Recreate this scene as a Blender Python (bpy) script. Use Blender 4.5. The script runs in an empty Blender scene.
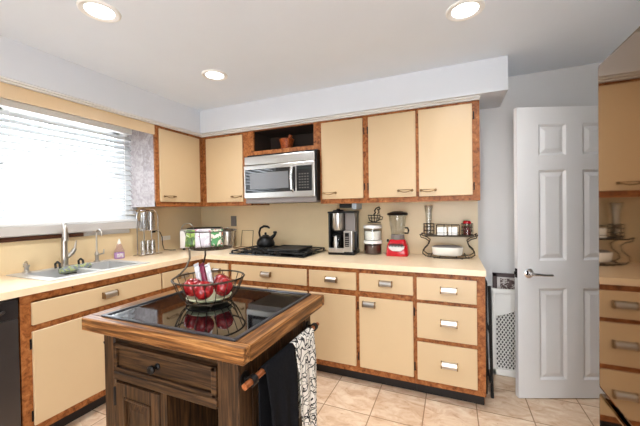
import bpy, bmesh, math, random
from mathutils import Vector, Matrix
random.seed(7)
S = bpy.context.scene
C = S.collection
PI = math.pi
# ------------------------------------------------------------------ camera
cam = bpy.data.objects.new('camera', bpy.data.cameras.new('camera'))
C.objects.link(cam)
f_px, yaw, roll, pitch = 309.04, 0.4035, -0.0156, -0.0127
cam.data.sensor_width = 36.0
cam.data.sensor_fit = 'HORIZONTAL'
cam.data.lens = f_px / 640 * 36
cam.data.clip_start = 0.02
fw = Vector((-math.sin(yaw), math.cos(yaw), 0)); rt = Vector((math.cos(yaw), math.sin(yaw), 0)); up = Vector((0, 0, 1))
fw, up = fw*math.cos(pitch) + up*math.sin(pitch), up*math.cos(pitch) - fw*math.sin(pitch)
r2 = rt*math.cos(roll) + up*math.sin(roll); u2 = up*math.cos(roll) - rt*math.sin(roll)
cam.matrix_world = Matrix(((r2.x, u2.x, -fw.x, 2.7533), (r2.y, u2.y, -fw.y, -2.836), (r2.z, u2.z, -fw.z, 1.32), (0, 0, 0, 1)))
S.camera = cam
# ------------------------------------------------------------------ world, exposure
w = bpy.data.worlds.new('overcast'); S.world = w; w.use_nodes = True
bg = w.node_tree.nodes['Background']
bg.inputs[0].default_value = (0.92, 0.96, 1.0, 1); bg.inputs[1].default_value = 7.4
S.view_settings.view_transform = 'Standard'
S.view_settings.look = 'None'
S.view_settings.exposure = 0.7
S.view_settings.gamma = 1.0
LAMP_W = 6.0          # each recessed ceiling lamp

# ------------------------------------------------------------------ materials
def nm(name):
    m = bpy.data.materials.new(name); m.use_nodes = True
    nt = m.node_tree; b = nt.nodes['Principled BSDF']
    return m, nt, b
def lin(c):
    return tuple(((x/255)/12.92 if x/255 <= .04045 else ((x/255+.055)/1.055)**2.4) for x in c) + (1,)
def setp(b, **k):
    for n, v in k.items(): b.inputs[n.replace('_', ' ')].default_value = v
def objco(nt, scale=(1, 1, 1), rot=(0, 0, 0)):
    tc = nt.nodes.new('ShaderNodeTexCoord'); mp = nt.nodes.new('ShaderNodeMapping')
    mp.inputs['Scale'].default_value = scale; mp.inputs['Rotation'].default_value = rot
    nt.links.new(tc.outputs['Object'], mp.inputs['Vector']); return mp.outputs['Vector']
def ramp(nt, fac, stops):
    r = nt.nodes.new('ShaderNodeValToRGB'); e = r.color_ramp.elements
    while len(e) < len(stops): e.new(0.5)
    for i, (p, c) in enumerate(stops): e[i].position = p; e[i].color = c
    nt.links.new(fac, r.inputs['Fac']); return r.outputs['Color']
def noise(nt, vec, scale, detail=4, rough=.55, dist=0):
    n = nt.nodes.new('ShaderNodeTexNoise'); n.inputs['Scale'].default_value = scale
    n.inputs['Detail'].default_value = detail; n.inputs['Roughness'].default_value = rough; n.inputs['Distortion'].default_value = dist
    nt.links.new(vec, n.inputs['Vector']); return n.outputs['Fac']
def bump(nt, b, h, strength=.2, dist=.005):
    n = nt.nodes.new('ShaderNodeBump'); n.inputs['Strength'].default_value = strength; n.inputs['Distance'].default_value = dist
    nt.links.new(h, n.inputs['Height']); nt.links.new(n.outputs['Normal'], b.inputs['Normal'])
def plain(name, c, rough=.5, metal=0, var=.04, sc=6, spec=.5, **k):
    m, nt, b = nm(name); l = lin(c)
    d = tuple(x*(1-var) for x in l[:3])+(1,); e = tuple(min(1, x*(1+var)) for x in l[:3])+(1,)
    nt.links.new(ramp(nt, noise(nt, objco(nt), sc), [(.35, d), (.65, e)]), b.inputs['Base Color'])
    setp(b, Roughness=rough, Metallic=metal, **k); b.inputs['Specular IOR Level'].default_value = spec
    return m
def wood(name, stops, scale, rough=.45, ns=6, bs=.15, spec=.25):
    m, nt, b = nm(name)
    v = objco(nt, scale); n = noise(nt, v, ns, 6, .62, .6)
    nt.links.new(ramp(nt, n, [(p, lin(c)) for p, c in stops]), b.inputs['Base Color'])
    setp(b, Roughness=rough); b.inputs['Specular IOR Level'].default_value = spec; bump(nt, b, n, bs, .002); return m
def glass(name, tint=(1, 1, 1), rough=.02, gl=.9):
    m, nt, b = nm(name); nt.nodes.remove(b)
    t = nt.nodes.new('ShaderNodeBsdfTransparent'); t.inputs[0].default_value = (*tint, 1)
    g = nt.nodes.new('ShaderNodeBsdfGlossy'); g.inputs['Roughness'].default_value = rough
    fr = nt.nodes.new('ShaderNodeLayerWeight'); fr.inputs['Blend'].default_value = .5
    pw = nt.nodes.new('ShaderNodeMath'); pw.operation = 'POWER'; pw.inputs[1].default_value = 3.5
    mx = nt.nodes.new('ShaderNodeMixShader'); mu = nt.nodes.new('ShaderNodeMath'); mu.operation = 'MULTIPLY_ADD'; mu.inputs[1].default_value = min(.85, .6*gl); mu.inputs[2].default_value = .04*gl
    nt.links.new(fr.outputs['Facing'], pw.inputs[0]); nt.links.new(pw.outputs[0], mu.inputs[0]); nt.links.new(mu.outputs[0], mx.inputs[0])
    nt.links.new(t.outputs[0], mx.inputs[1]); nt.links.new(g.outputs[0], mx.inputs[2])
    nt.links.new(mx.outputs[0], nt.nodes['Material Output'].inputs[0]); return m
def emit(name, c, s):
    m, nt, b = nm(name); setp(b, Base_Color=(*c, 1), Emission_Color=(*c, 1), Emission_Strength=s); return m

M = {}
M['wall'] = plain('wall_paint', (209, 207, 205), .7, var=.015, sc=3)
M['soffit'] = plain('soffit_paint', (216, 219, 224), .6, var=.01, sc=3)
M['ceiling'] = plain('ceiling_paint', (226, 234, 244), .75, var=.01, sc=3)
M['trim'] = plain('white_trim', (226, 225, 222), .4, var=.01)
M['door'] = plain('white_door_paint', (226, 225, 224), .35, var=.01)
M['cream'] = plain('cream_laminate', (204, 176, 137), .38, var=.02, sc=2.5)
M['counter'] = plain('counter_laminate', (236, 211, 176), .3, var=.03, sc=25)
M['splash'] = plain('backsplash_laminate', (224, 200, 158), .35, var=.03, sc=3)
M['burl'] = wood('burl_edge_wood', [(.3, (86, 44, 18)), (.45, (140, 82, 40)), (.6, (166, 104, 58)), (.75, (194, 136, 84))], (1, 1, 1), .42, 34, .1)
M['valance'] = plain('tan_valance_laminate', (210, 182, 144), .4, var=.03, sc=3)
M['islandtop'] = wood('honey_oak', [(.34, (52, 29, 12)), (.46, (98, 60, 29)), (.56, (136, 90, 48)), (.66, (176, 126, 76))], (1, 22, 22), .3, 4)
M['islandtop_y'] = wood('honey_oak_return', [(.34, (52, 29, 12)), (.46, (98, 60, 29)), (.56, (136, 90, 48)), (.66, (176, 126, 76))], (22, 1, 22), .3, 4)
M['island'] = wood('dark_oak', [(.34, (24, 14, 7)), (.48, (56, 36, 19)), (.66, (88, 61, 36))], (20, 20, 1), .5, 5)
M['island_h'] = wood('dark_oak_rail', [(.34, (24, 14, 7)), (.48, (56, 36, 19)), (.66, (88, 61, 36))], (1, 20, 20), .5, 5)
M['dowel'] = wood('red_brown_dowel', [(.3, (110, 58, 28)), (.7, (165, 96, 55))], (20, 1, 20), .4, 5)
M['blackglass'] = plain('black_glass_top', (9, 9, 11), .035, spec=.9)
M['iron'] = plain('black_iron', (28, 25, 24), .45, .6)
M['wire'] = plain('bronze_black_wire', (74, 64, 52), .35, .8)
M['bronze'] = plain('aged_bronze', (138, 110, 76), .35, .85)
M['nickel'] = plain('brushed_nickel', (190, 184, 176), .3, 1.0)
M['chrome'] = plain('chrome', (225, 225, 226), .1, 1.0)
M['steel'] = plain('stainless_steel', (196, 193, 188), .28, 1.0, var=.03, sc=8)
M['sinksteel'] = plain('satin_sink_steel', (206, 205, 203), .42, .45)
M['blackplastic'] = plain('black_plastic', (17, 16, 16), .38, spec=.3)
M['mattblack'] = plain('matt_black', (20, 19, 18), .6)
M['toekick'] = plain('toe_kick_black', (30, 22, 18), .7)
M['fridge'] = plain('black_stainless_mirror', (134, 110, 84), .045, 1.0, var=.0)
M['fridgebody'] = plain('fridge_case_black', (40, 38, 37), .4, .4)
M['dw'] = plain('slate_dishwasher', (92, 86, 84), .32, .75)
M['dwdark'] = plain('slate_dark', (58, 54, 54), .35, .6)
M['red'] = plain('red_enamel', (186, 16, 30), .2, var=.03)
M['white'] = plain('white_plastic', (235, 232, 226), .35, var=.01)
M['offwhite'] = plain('ceramic_white', (240, 236, 226), .2, var=.01)
M['greyplastic'] = plain('grey_plastic', (120, 112, 108), .4)
M['platetgrey'] = plain('grey_switch_plate', (128, 124, 118), .35, .5)
M['coffee'] = plain('ground_coffee', (70, 36, 20), .6, var=.25, sc=60)
M['sheer'] = glass('clear_glass', (.95, .96, .96), .02, 1.2)
M['silverglass'] = glass('bright_cut_glass', (.93, .94, .95), .04, 6)
M['pane'] = glass('window_glass', (.97, .985, 1), .01, .6)
M['smoke'] = glass('smoked_glass', (.28, .28, .28), .03, 1.4)
M['purple'] = plain('purple_soap', (176, 140, 190), .25)
M['mortarwood'] = wood('carved_red_wood', [(.35, (86, 30, 12)), (.55, (158, 74, 30)), (.7, (190, 110, 52))], (1, 1, 1), .4, 50, .5)
M['nichedark'] = plain('dark_niche_lining', (44, 30, 22), .7)
M['plate'] = plain('pale_green_plate', (206, 208, 172), .3)
M['dent'] = plain('lamp_trim_white', (238, 238, 236), .5, var=.0)
M['lens'] = emit('lamp_lens', (1, .97, .92), 4)
M['towel'] = plain('black_towel', (19, 19, 22), .95, var=.3, sc=120, spec=.1)
M['paper'] = plain('mat_paper', (206, 200, 196), .6)

def mk_blind():
    m, nt, b = nm('white_blind_slat'); setp(b, Base_Color=(.66, .68, .69, 1), Roughness=.6)
    t = nt.nodes.new('ShaderNodeBsdfTranslucent'); t.inputs[0].default_value = (.9, .92, .95, 1)
    mx = nt.nodes.new('ShaderNodeMixShader'); mx.inputs[0].default_value = .07
    nt.links.new(b.outputs[0], mx.inputs[1]); nt.links.new(t.outputs[0], mx.inputs[2])
    nt.links.new(mx.outputs[0], nt.nodes['Material Output'].inputs[0]); return m
M['blind'] = mk_blind()
def mk_tile():
    m, nt, b = nm('travertine_tile')
    v = objco(nt)
    br = nt.nodes.new('ShaderNodeTexBrick'); br.offset = 0; br.squash = 1
    mp = nt.nodes.new('ShaderNodeMapping'); mp.inputs['Location'].default_value = (-2.125+.315*20, .83+.315*20, 0)
    nt.links.new(v, mp.inputs['Vector']); nt.links.new(mp.outputs[0], br.inputs['Vector'])
    br.inputs['Scale'].default_value = 1; br.inputs['Brick Width'].default_value = .315; br.inputs['Row Height'].default_value = .315
    br.inputs['Mortar Size'].default_value = .0035; br.inputs['Mortar Smooth'].default_value = .2
    br.inputs['Color1'].default_value = (0, 0, 0, 1); br.inputs['Color2'].default_value = (1, 1, 1, 1); br.inputs['Bias'].default_value = 0
    n1 = noise(nt, objco(nt, (1, 1.8, 1)), 9, 8, .65, 1.0)
    c1 = ramp(nt, n1, [(.28, lin((184, 142, 108))), (.42, lin((212, 178, 146))), (.58, lin((228, 202, 174))), (.75, lin((236, 218, 196)))])
    n2 = noise(nt, objco(nt, (1, 2.4, 1)), 42, 3, .6, .4)
    c2 = ramp(nt, n2, [(.66, (1, 1, 1, 1)), (.72, lin((190, 150, 112)))])
    mul = nt.nodes.new('ShaderNodeMix'); mul.data_type = 'RGBA'; mul.blend_type = 'MULTIPLY'; mul.inputs['Factor'].default_value = .7
    nt.links.new(c1, mul.inputs['A']); nt.links.new(c2, mul.inputs['B'])
    tint = ramp(nt, br.outputs['Color'], [(0, (.9, .88, .86, 1)), (1, (1, 1, 1, 1))])
    m2 = nt.nodes.new('ShaderNodeMix'); m2.data_type = 'RGBA'; m2.blend_type = 'MULTIPLY'; m2.inputs['Factor'].default_value = 1
    nt.links.new(mul.outputs['Result'], m2.inputs['A']); nt.links.new(tint, m2.inputs['B'])
    m3 = nt.nodes.new('ShaderNodeMix'); m3.data_type = 'RGBA'
    nt.links.new(br.outputs['Fac'], m3.inputs['Factor']); nt.links.new(m2.outputs['Result'], m3.inputs['A']); m3.inputs['B'].default_value = lin((150, 112, 78))
    nt.links.new(m3.outputs['Result'], b.inputs['Base Color']); setp(b, Roughness=.42)
    inv = nt.nodes.new('ShaderNodeMath'); inv.operation = 'SUBTRACT'; inv.inputs[0].default_value = 1
    nt.links.new(br.outputs['Fac'], inv.inputs[1]); bump(nt, b, inv.outputs[0], .4, .003); return m
M['tile'] = mk_tile()
def mk_damask():
    m, nt, b = nm('grey_marbled_paper'); v = objco(nt)
    n = noise(nt, v, 22, 5, .6, 1.2)
    nt.links.new(ramp(nt, n, [(.38, lin((150, 141, 141))), (.5, lin((168, 159, 159))), (.62, lin((184, 177, 177)))]), b.inputs['Base Color'])
    setp(b, Roughness=.6); return m
M['damask'] = mk_damask()
def mk_apple():
    m, nt, b = nm('red_apple_skin'); v = objco(nt, (1, 1, .4))
    n = noise(nt, v, 55, 4, .6, .3)
    nt.links.new(ramp(nt, n, [(.3, lin((96, 8, 16))), (.55, lin((150, 22, 28))), (.72, lin((190, 66, 54)))]), b.inputs['Base Color'])
    setp(b, Roughness=.18); return m
M['apple'] = mk_apple()
M['stem'] = plain('apple_stem', (84, 58, 34), .7)
def mk_swirl():
    m, nt, b = nm('white_towel_black_scrolls'); v = objco(nt)
    wv = nt.nodes.new('ShaderNodeTexVoronoi'); wv.feature = 'DISTANCE_TO_EDGE'; wv.inputs['Scale'].default_value = 24
    n = nt.nodes.new('ShaderNodeTexNoise'); n.inputs['Scale'].default_value = 16; nt.links.new(v, n.inputs['Vector'])
    ad = nt.nodes.new('ShaderNodeMix'); ad.data_type = 'RGBA'; ad.blend_type = 'LINEAR_LIGHT'; ad.inputs['Factor'].default_value = .06
    nt.links.new(v, ad.inputs['A']); nt.links.new(n.outputs['Color'], ad.inputs['B']); nt.links.new(ad.outputs['Result'], wv.inputs['Vector'])
    wr = nt.nodes.new('ShaderNodeTexWave'); wr.wave_type = 'RINGS'; wr.inputs['Scale'].default_value = 9; wr.inputs['Distortion'].default_value = 9
    wr.inputs['Detail'].default_value = 0; wr.inputs['Detail Scale'].default_value = 2.2; nt.links.new(v, wr.inputs['Vector'])
    a = ramp(nt, wv.outputs['Distance'], [(.025, (0, 0, 0, 1)), (.055, (1, 1, 1, 1))])
    c = ramp(nt, wr.outputs['Fac'], [(.07, (0, 0, 0, 1)), (.13, (1, 1, 1, 1))])
    mu = nt.nodes.new('ShaderNodeMix'); mu.data_type = 'RGBA'; mu.blend_type = 'MULTIPLY'; mu.inputs['Factor'].default_value = 1
    nt.links.new(a, mu.inputs['A']); nt.links.new(c, mu.inputs['B'])
    o = ramp(nt, mu.outputs['Result'], [(.3, lin((30, 28, 28))), (.6, lin((226, 220, 210)))])
    nt.links.new(o, b.inputs['Base Color']); setp(b, Roughness=.9); return m
M['swirl'] = mk_swirl()
def mk_bag(name, cols, sc=30):
    m, nt, b = nm(name); n = noise(nt, objco(nt), sc, 1, .4, 1.0)
    k = len(cols); r = ramp(nt, n, [(.36+.28*i/max(1, k-1), lin(c)) for i, c in enumerate(cols)])
    nt.nodes[-1].color_ramp.interpolation = 'CONSTANT'
    nt.links.new(r, b.inputs['Base Color']); setp(b, Roughness=.3); return m
M['bag_green'] = mk_bag('green_white_wrapper', [(70, 104, 46), (140, 164, 78), (214, 216, 200)], 40)
M['bag_white'] = mk_bag('white_pink_wrapper', [(196, 188, 194), (216, 210, 212), (180, 110, 132)], 40)
M['bag_orange'] = mk_bag('orange_green_wrapper', [(70, 132, 74), (216, 206, 190), (208, 104, 44)], 45)
M['bag_blue'] = mk_bag('silver_blue_wrapper', [(150, 158, 168), (190, 194, 200), (110, 126, 150)])
M['bar_white'] = mk_bag('silver_bar_wrapper', [(196, 196, 200), (222, 222, 224), (150, 156, 176)])
M['bar_maroon'] = mk_bag('maroon_bar_wrapper', [(110, 26, 54), (130, 34, 66), (190, 160, 170)])
M['print'] = mk_bag('dark_floral_print', [(190, 182, 176), (96, 78, 74), (60, 46, 44)], 45)
M['frame'] = plain('dark_brown_frame', (70, 54, 54), .5)
M['sponge'] = mk_bag('grey_yellow_green_sponge', [(128, 134, 138), (172, 182, 112), (156, 162, 166)], 40)
M['spice'] = plain('chilli_flakes', (120, 26, 24), .5, var=.3, sc=80)

# ------------------------------------------------------------------ mesh helpers
class MB:
    def __init__(s): s.bm = bmesh.new(); s.T = Matrix()
    def _n(s, vs, T=None):
        bmesh.ops.transform(s.bm, matrix=s.T @ (T or Matrix()), verts=vs)
    def box(s, x0, x1, y0, y1, z0, z1, bev=0, seg=2):
        r = bmesh.ops.create_cube(s.bm, size=1); vs = r['verts']
        for v in vs:
            v.co = Vector((x0+(x1-x0)*(v.co.x+.5), y0+(y1-y0)*(v.co.y+.5), z0+(z1-z0)*(v.co.z+.5)))
        if bev:
            es = list({e for v in vs for e in v.link_edges})
            g = bmesh.ops.bevel(s.bm, geom=es, offset=bev, segments=seg, affect='EDGES', profile=.6)
            vs = list({v for f in g['faces'] for v in f.verts} | {v for v in vs if v.is_valid})
            vs = list({v for v0 in vs for f in v0.link_faces for v in f.verts})
        s._n(vs); return s
    def cyl(s, p0, p1, r0, r1=None, seg=20):
        p0, p1 = Vector(p0), Vector(p1); r1 = r0 if r1 is None else r1
        d = p1-p0; L = d.length
        r = bmesh.ops.create_cone(s.bm, cap_ends=True, segments=seg, radius1=max(r0, 1e-5), radius2=max(r1, 1e-5), depth=L)
        s._n(r['verts'], Matrix.Translation((p0+p1)/2) @ d.to_track_quat('Z', 'Y').to_matrix().to_4x4()); return s
    def tube(s, pts, r, seg=8, closed=False):
        pts = [Vector(p) for p in pts]; n = len(pts); rings = []; prev = None
        for i, p in enumerate(pts):
            a = pts[(i-1) % n] if (closed or i > 0) else p
            b = pts[(i+1) % n] if (closed or i < n-1) else p
            t = (b-a).normalized()
            if prev is None:
                q = Vector((0, 0, 1)) if abs(t.z) < .9 else Vector((1, 0, 0)); u = t.cross(q).normalized()
            else:
                u = (prev - t*prev.dot(t)); u = u.normalized() if u.length > 1e-6 else t.orthogonal().normalized()
            prev = u; v = t.cross(u)
            rr = r[i] if isinstance(r, (list, tuple)) else r
            rings.append([s.bm.verts.new(p+u*rr*math.cos(2*PI*k/seg)+v*rr*math.sin(2*PI*k/seg)) for k in range(seg)])
        for i in range(n if closed else n-1):
            A, B = rings[i], rings[(i+1) % n]
            off = 0
            if closed and i == n-1:
                off = min(range(seg), key=lambda o: (A[0].co-B[o].co).length)
            for k in range(seg): s.bm.faces.new((A[k], A[(k+1) % seg], B[(k+1+off) % seg], B[(k+off) % seg]))
        if not closed: s.bm.faces.new(rings[0][::-1]); s.bm.faces.new(rings[-1])
        s._n([v for R in rings for v in R]); return s
    def lathe(s, prof, c=(0, 0, 0), seg=28, sx=1, sy=1):
        rings = []; c = Vector(c)
        for r, z in prof:
            rings.append([s.bm.verts.new(c+Vector((r*sx*math.cos(2*PI*k/seg), r*sy*math.sin(2*PI*k/seg), z))) for k in range(seg)] if r > 1e-6 else [s.bm.verts.new(c+Vector((0, 0, z)))])
        for A, B in zip(rings, rings[1:]):
            for k in range(seg):
                k2 = (k+1) % seg
                if len(A) == 1 and len(B) == 1: continue
                if len(A) == 1: s.bm.faces.new((A[0], B[k2], B[k]))
                elif len(B) == 1: s.bm.faces.new((A[k], A[k2], B[0]))
                else: s.bm.faces.new((A[k], A[k2], B[k2], B[k]))
        s._n([v for R in rings for v in R]); return s
    def prism(s, poly, axis, a0, a1):
        def P(u, v, a): return Vector({'x': (a, u, v), 'y': (u, a, v), 'z': (u, v, a)}[axis])
        A = [s.bm.verts.new(P(u, v, a0)) for u, v in poly]; B = [s.bm.verts.new(P(u, v, a1)) for u, v in poly]
        n = len(poly)
        s.bm.faces.new(A); s.bm.faces.new(B[::-1])
        for i in range(n): s.bm.faces.new((A[i], B[i], B[(i+1) % n], A[(i+1) % n]))
        s._n(A+B); return s
    def raised(s, x0, x1, z0, z1, y, inset, h):
        """raised field (frustum) facing -Y, its foot at y and its top at y-h"""
        o = [s.bm.verts.new((x, y, z)) for x, z in ((x0, z0), (x1, z0), (x1, z1), (x0, z1))]
        i_ = [s.bm.verts.new((x, y-h, z)) for x, z in ((x0+inset, z0+inset), (x1-inset, z0+inset), (x1-inset, z1-inset), (x0+inset, z1-inset))]
        s.bm.faces.new(i_)
        for k in range(4): s.bm.faces.new((o[k], o[(k+1) % 4], i_[(k+1) % 4], i_[k]))
        s._n(o+i_); return s
    def obj(s, name, mat, parent=None, world=False, smooth=False, auto=True):
        bm = s.bm
        bmesh.ops.recalc_face_normals(bm, faces=bm.faces)
        off = Vector()
        if parent is None:
            cs = [v.co for v in bm.verts]
            off = Vector(((min(c.x for c in cs)+max(c.x for c in cs))/2, (min(c.y for c in cs)+max(c.y for c in cs))/2, min(c.z for c in cs)))
        elif world:
            p = parent
            while p is not None: off += p.location; p = p.parent
        if off.length: bmesh.ops.translate(bm, verts=bm.verts, vec=-off)
        me = bpy.data.meshes.new(name); bm.to_mesh(me); bm.free()
        me.materials.append(M[mat] if isinstance(mat, str) else mat)
        o = bpy.data.objects.new(name, me); C.objects.link(o)
        if parent is None: o.location = off
        else: o.parent = parent
        if smooth:
            me.shade_smooth()
            if auto: me.set_sharp_from_angle(angle=math.radians(38))
        return o
def tag(o, label=None, cat=None, group=None, kind=None):
    if label: o['label'] = label
    if cat: o['category'] = cat
    if group: o['group'] = group
    if kind: o['kind'] = kind
    return o
def thing(name, label, cat, loc=(0, 0, 0), rz=0, group=None):
    o = bpy.data.objects.new(name, None); C.objects.link(o); o.empty_display_size = .05
    o.location = loc; o.rotation_euler = (0, 0, rz)
    return tag(o, label, cat, group)
def struct(name, label, mb, mat, **k):
    return tag(mb.obj(name, mat, **k), label, name.split('_')[0], None, 'structure')
def arc(c, r, a0, a1, n, plane='xz'):
    out = []
    for i in range(n+1):
        a = a0+(a1-a0)*i/n; p, q = r*math.cos(a), r*math.sin(a)
        out.append({'xz': (c[0]+p, c[1], c[2]+q), 'yz': (c[0], c[1]+p, c[2]+q), 'xy': (c[0]+p, c[1]+q, c[2])}[plane])
    return out
def copy_thing(src, loc, rz, label, group=None):
    r = src.copy(); C.objects.link(r); r.location = loc; r.rotation_euler = (0, 0, rz); r['label'] = label
    for ch in [o for o in C.objects if o.parent == src]:
        c = ch.copy(); C.objects.link(c); c.parent = r
        for g in [o for o in C.objects if o.parent == ch]:
            d = g.copy(); C.objects.link(d); d.parent = c
    return r

# ================================================================== ROOM SHELL
ZC = 2.336; XRW = 3.88; YB = -4.7; XR = 2.948; CT = .915
struct('floor', 'beige travertine tile floor with thin brown grout lines', MB().box(-.1, XRW+.9, YB, .1, -.05, 0), 'tile')
struct('ceiling', 'smooth off-white ceiling with recessed lamps', MB().box(-.1, XRW+.9, YB, .1, ZC, ZC+.08), 'ceiling')
struct('wall_back', 'light grey painted back wall behind the counter and door', MB().box(-.1, XRW+.9, 0, .1, 0, ZC), 'wall')
WY0, WY1, WZ0, WZ1 = -2.6, -.93, 1.24, 2.06
wl = MB().box(-.14, 0, YB, WY0, 0, ZC).box(-.14, 0, WY1, .1, 0, ZC).box(-.14, 0, WY0, WY1, 0, WZ0).box(-.14, 0, WY0, WY1, WZ1, ZC)
struct('wall_left', 'grey painted left wall around the kitchen window', wl, 'wall')
wr = MB().box(XRW, XRW+.1, YB, -.93, 0, ZC).box(XRW, XRW+.1, -.07, .1, 0, ZC).box(XRW, XRW+.1, -.93, -.07, 2.04, ZC)
struct('wall_right', 'light grey right wall beside the refrigerator and doorway', wr, 'wall')
struct('wall_hall', 'light grey hallway wall beyond the open doorway', MB().box(XRW+.8, XRW+.9, YB, .1, 0, ZC), 'wall')
wb = MB().box(-.1, 2.3, YB-.1, YB, 0, ZC).box(3.5, XRW+.9, YB-.1, YB, 0, ZC).box(2.3, 3.5, YB-.1, YB, 2.1, ZC)  # the opening is invented, sized to let fill daylight into the room
struct('wall_rear', 'light grey wall behind the camera with unseen opening added for fill daylight', wb, 'wall')
# soffit above the wall cabinets
SZ = 2.107
so = MB().prism([(0, 0), (3.11, 0), (3.11, -.407), (.407, -.407), (.407, YB), (0, YB)], 'z', SZ, ZC)
struct('wall_soffit', 'white boxed soffit running above the wall cabinets', so, 'soffit')
tr = MB().prism([(0, 0), (2.946, 0), (2.946, -.345), (.372, -.345), (.372, YB), (0, YB)], 'z', 2.088, SZ)
tr.prism([(2.946, -.375), (2.946, -.345), (.372, -.345), (.372, YB), (.395, YB), (.395, -.375)], 'z', 2.098, SZ)
struct('trim_1', 'white moulding strip between soffit and cabinet tops', tr, 'trim')
# backsplashes
struct('trim_2', 'tan laminate backsplash below the window', MB().box(0, .012, -2.9, -.895, CT, 1.13).box(0, .012, -.895, 0, CT, 1.365), 'splash')
struct('trim_3', 'cream laminate backsplash behind the cooktop counter', MB().box(0.012, XR, -.012, 0, CT, 1.84), 'splash')
struct('trim_4', 'dark brown wood strip under the window sill', MB().box(0, .03, -2.75, -1.30, 1.132, 1.16), wood('dark_sill_wood', [(.3, (60, 34, 24)), (.7, (104, 62, 42))], (20, 1, 20)))
struct('baseboard_back', 'white baseboard along the back wall by the door', MB().box(2.96, XRW, -.014, 0, 0, .09), 'trim')
struct('trim_5', 'white casing around the right wall doorway', MB().box(XRW-.015, XRW, -1.0, -.93, 0, 2.1).box(XRW-.015, XRW, -.07, -.005, 0, 2.1).box(XRW-.015, XRW, -.93, -.07, 2.04, 2.1), 'trim')

# window
wf = MB()
for (y0, y1, z0, z1) in ((WY0, WY0+.06, WZ0, WZ1), (WY1-.06, WY1, WZ0, WZ1), (WY0, WY1, WZ0, WZ0+.05), (WY0, WY1, WZ1-.05, WZ1), (-1.79, -1.74, WZ0, WZ1), (WY0, WY1, 1.63, 1.665)):
    wf.box(-.11, -.05, y0, y1, z0, z1)
win = struct('window_1', 'white kitchen window behind closed blinds', wf, 'trim')
MB().box(-.084, -.08, WY0+.02, WY1-.02, WZ0+.02, WZ1-.02).obj('window_pane', 'pane', win, world=True)
MB().box(-.05, .075, -2.75, -.80, 1.168, 1.235, .006).obj('window_sill', plain('sill_shade_grey', (190, 184, 178), .5), win, world=True)  # grey base colour carries the shade of the backlit sill front

# blinds
bl = thing('window_blind', 'white slatted blind covering the window above the sink', 'blind', (.03, -1.7, 1.24))
mb = MB()
zz = 1.27; i = 0
while zz < 2.03:
    mb.T = Matrix.Translation((.032, 0, zz)) @ Matrix.Rotation(math.radians(50), 4, 'Y')
    mb.box(-.025, .025, -2.68, -.845, -.0012, .0012); zz += .045
mb.T = Matrix()
mb.obj('slats', 'blind', bl, world=True)
MB().box(.005, .06, -2.68, -.845, 2.03, 2.075, .003).obj('head_rail', 'trim', bl, world=True)
MB().box(.012, .052, -2.68, -.845, 1.236, 1.254, .003).obj('bottom_rail', 'trim', bl, world=True)
for y in (-2.5, -1.75, -.97):
    c = MB()
    for x in (.0, .064): c.cyl((x, y, 1.25), (x, y, 2.04), .0016, seg=6)
    c.obj('ladder_cord', 'white', bl, world=True)
MB().box(.335, .353, -2.9, -.878, 2.0, 2.0865).obj('window_valance', 'valance')
tag(C.objects['window_valance'], 'tan laminate valance board above the window blind', 'valance')

# ================================================================== CABINETS
def bail(parent, at, facing, w=.105, mat='bronze', name='handle'):
    """bail handle on a wall cabinet door; facing '-y' or '+x'"""
    T = Matrix.Translation(at) @ (Matrix() if facing == '-y' else Matrix.Rotation(PI/2, 4, 'Z'))
    mb = MB(); mb.T = T
    for sx in (-1, 1):
        mb.cyl((sx*w/2, .001, 0), (sx*w/2, -.005, 0), .011, .009, 14).cyl((sx*w/2, -.004, 0), (sx*w/2, -.022, 0), .0045, seg=10)
        mb.lathe([(0, -.008), (.006, -.006), (.008, 0), (.006, .006), (0, .008)], (sx*w/2, -.022, 0), 12)
    pts = [(-w/2+w*i/12, -.022-.008*math.sin(PI*i/12), -.014*math.sin(PI*i/12)) for i in range(13)]
    mb.tube(pts, .0036, 8)
    mb.tube([(x, y, .004) for x, y, z in pts], .0026, 8)
    o = mb.obj(name, mat, parent, world=True, smooth=True); return o
def cup(parent, at, facing, w=.095):
    T = Matrix.Translation(at) @ (Matrix() if facing == '-y' else Matrix.Rotation(PI/2, 4, 'Z'))
    mb = MB(); mb.T = T
    prof = [(0, .019), (-.012, .019), (-.021, .014), (-.026, .005), (-.027, -.008), (-.024, -.019), (-.021, -.019), (-.022, -.008), (-.02, .002), (-.016, .01), (-.01, .014), (0, .014)]
    mb.prism(prof, 'x', -w/2+.006, w/2-.006)
    o = mb.obj('cup_pull', 'nickel', parent, world=True, smooth=True)
    e = MB(); e.T = T
    pe = [(0, .021), (-.014, .021), (-.024, .015), (-.029, .005), (-.030, -.009), (-.026, -.021), (0, -.021)]
    e.prism(pe, 'x', -w/2, -w/2+.007); e.obj('pull_end', M['bronze'], o, world=True)
    e = MB(); e.T = T; e.prism(pe, 'x', w/2-.007, w/2); e.obj('pull_end', M['bronze'], o, world=True)
    return o
def leafmb(x0, x1, z0, z1, yf, th=.016):
    return MB().box(x0, x1, yf-th, yf, z0, z1, .0025, 1)
def hinge(parent, x, y, zs, facing='-y'):
    for z in zs: MB().cyl((x, y, z-.028), (x, y, z+.028), .0045, seg=8).obj('hinge', 'iron', parent, world=True)

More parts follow.
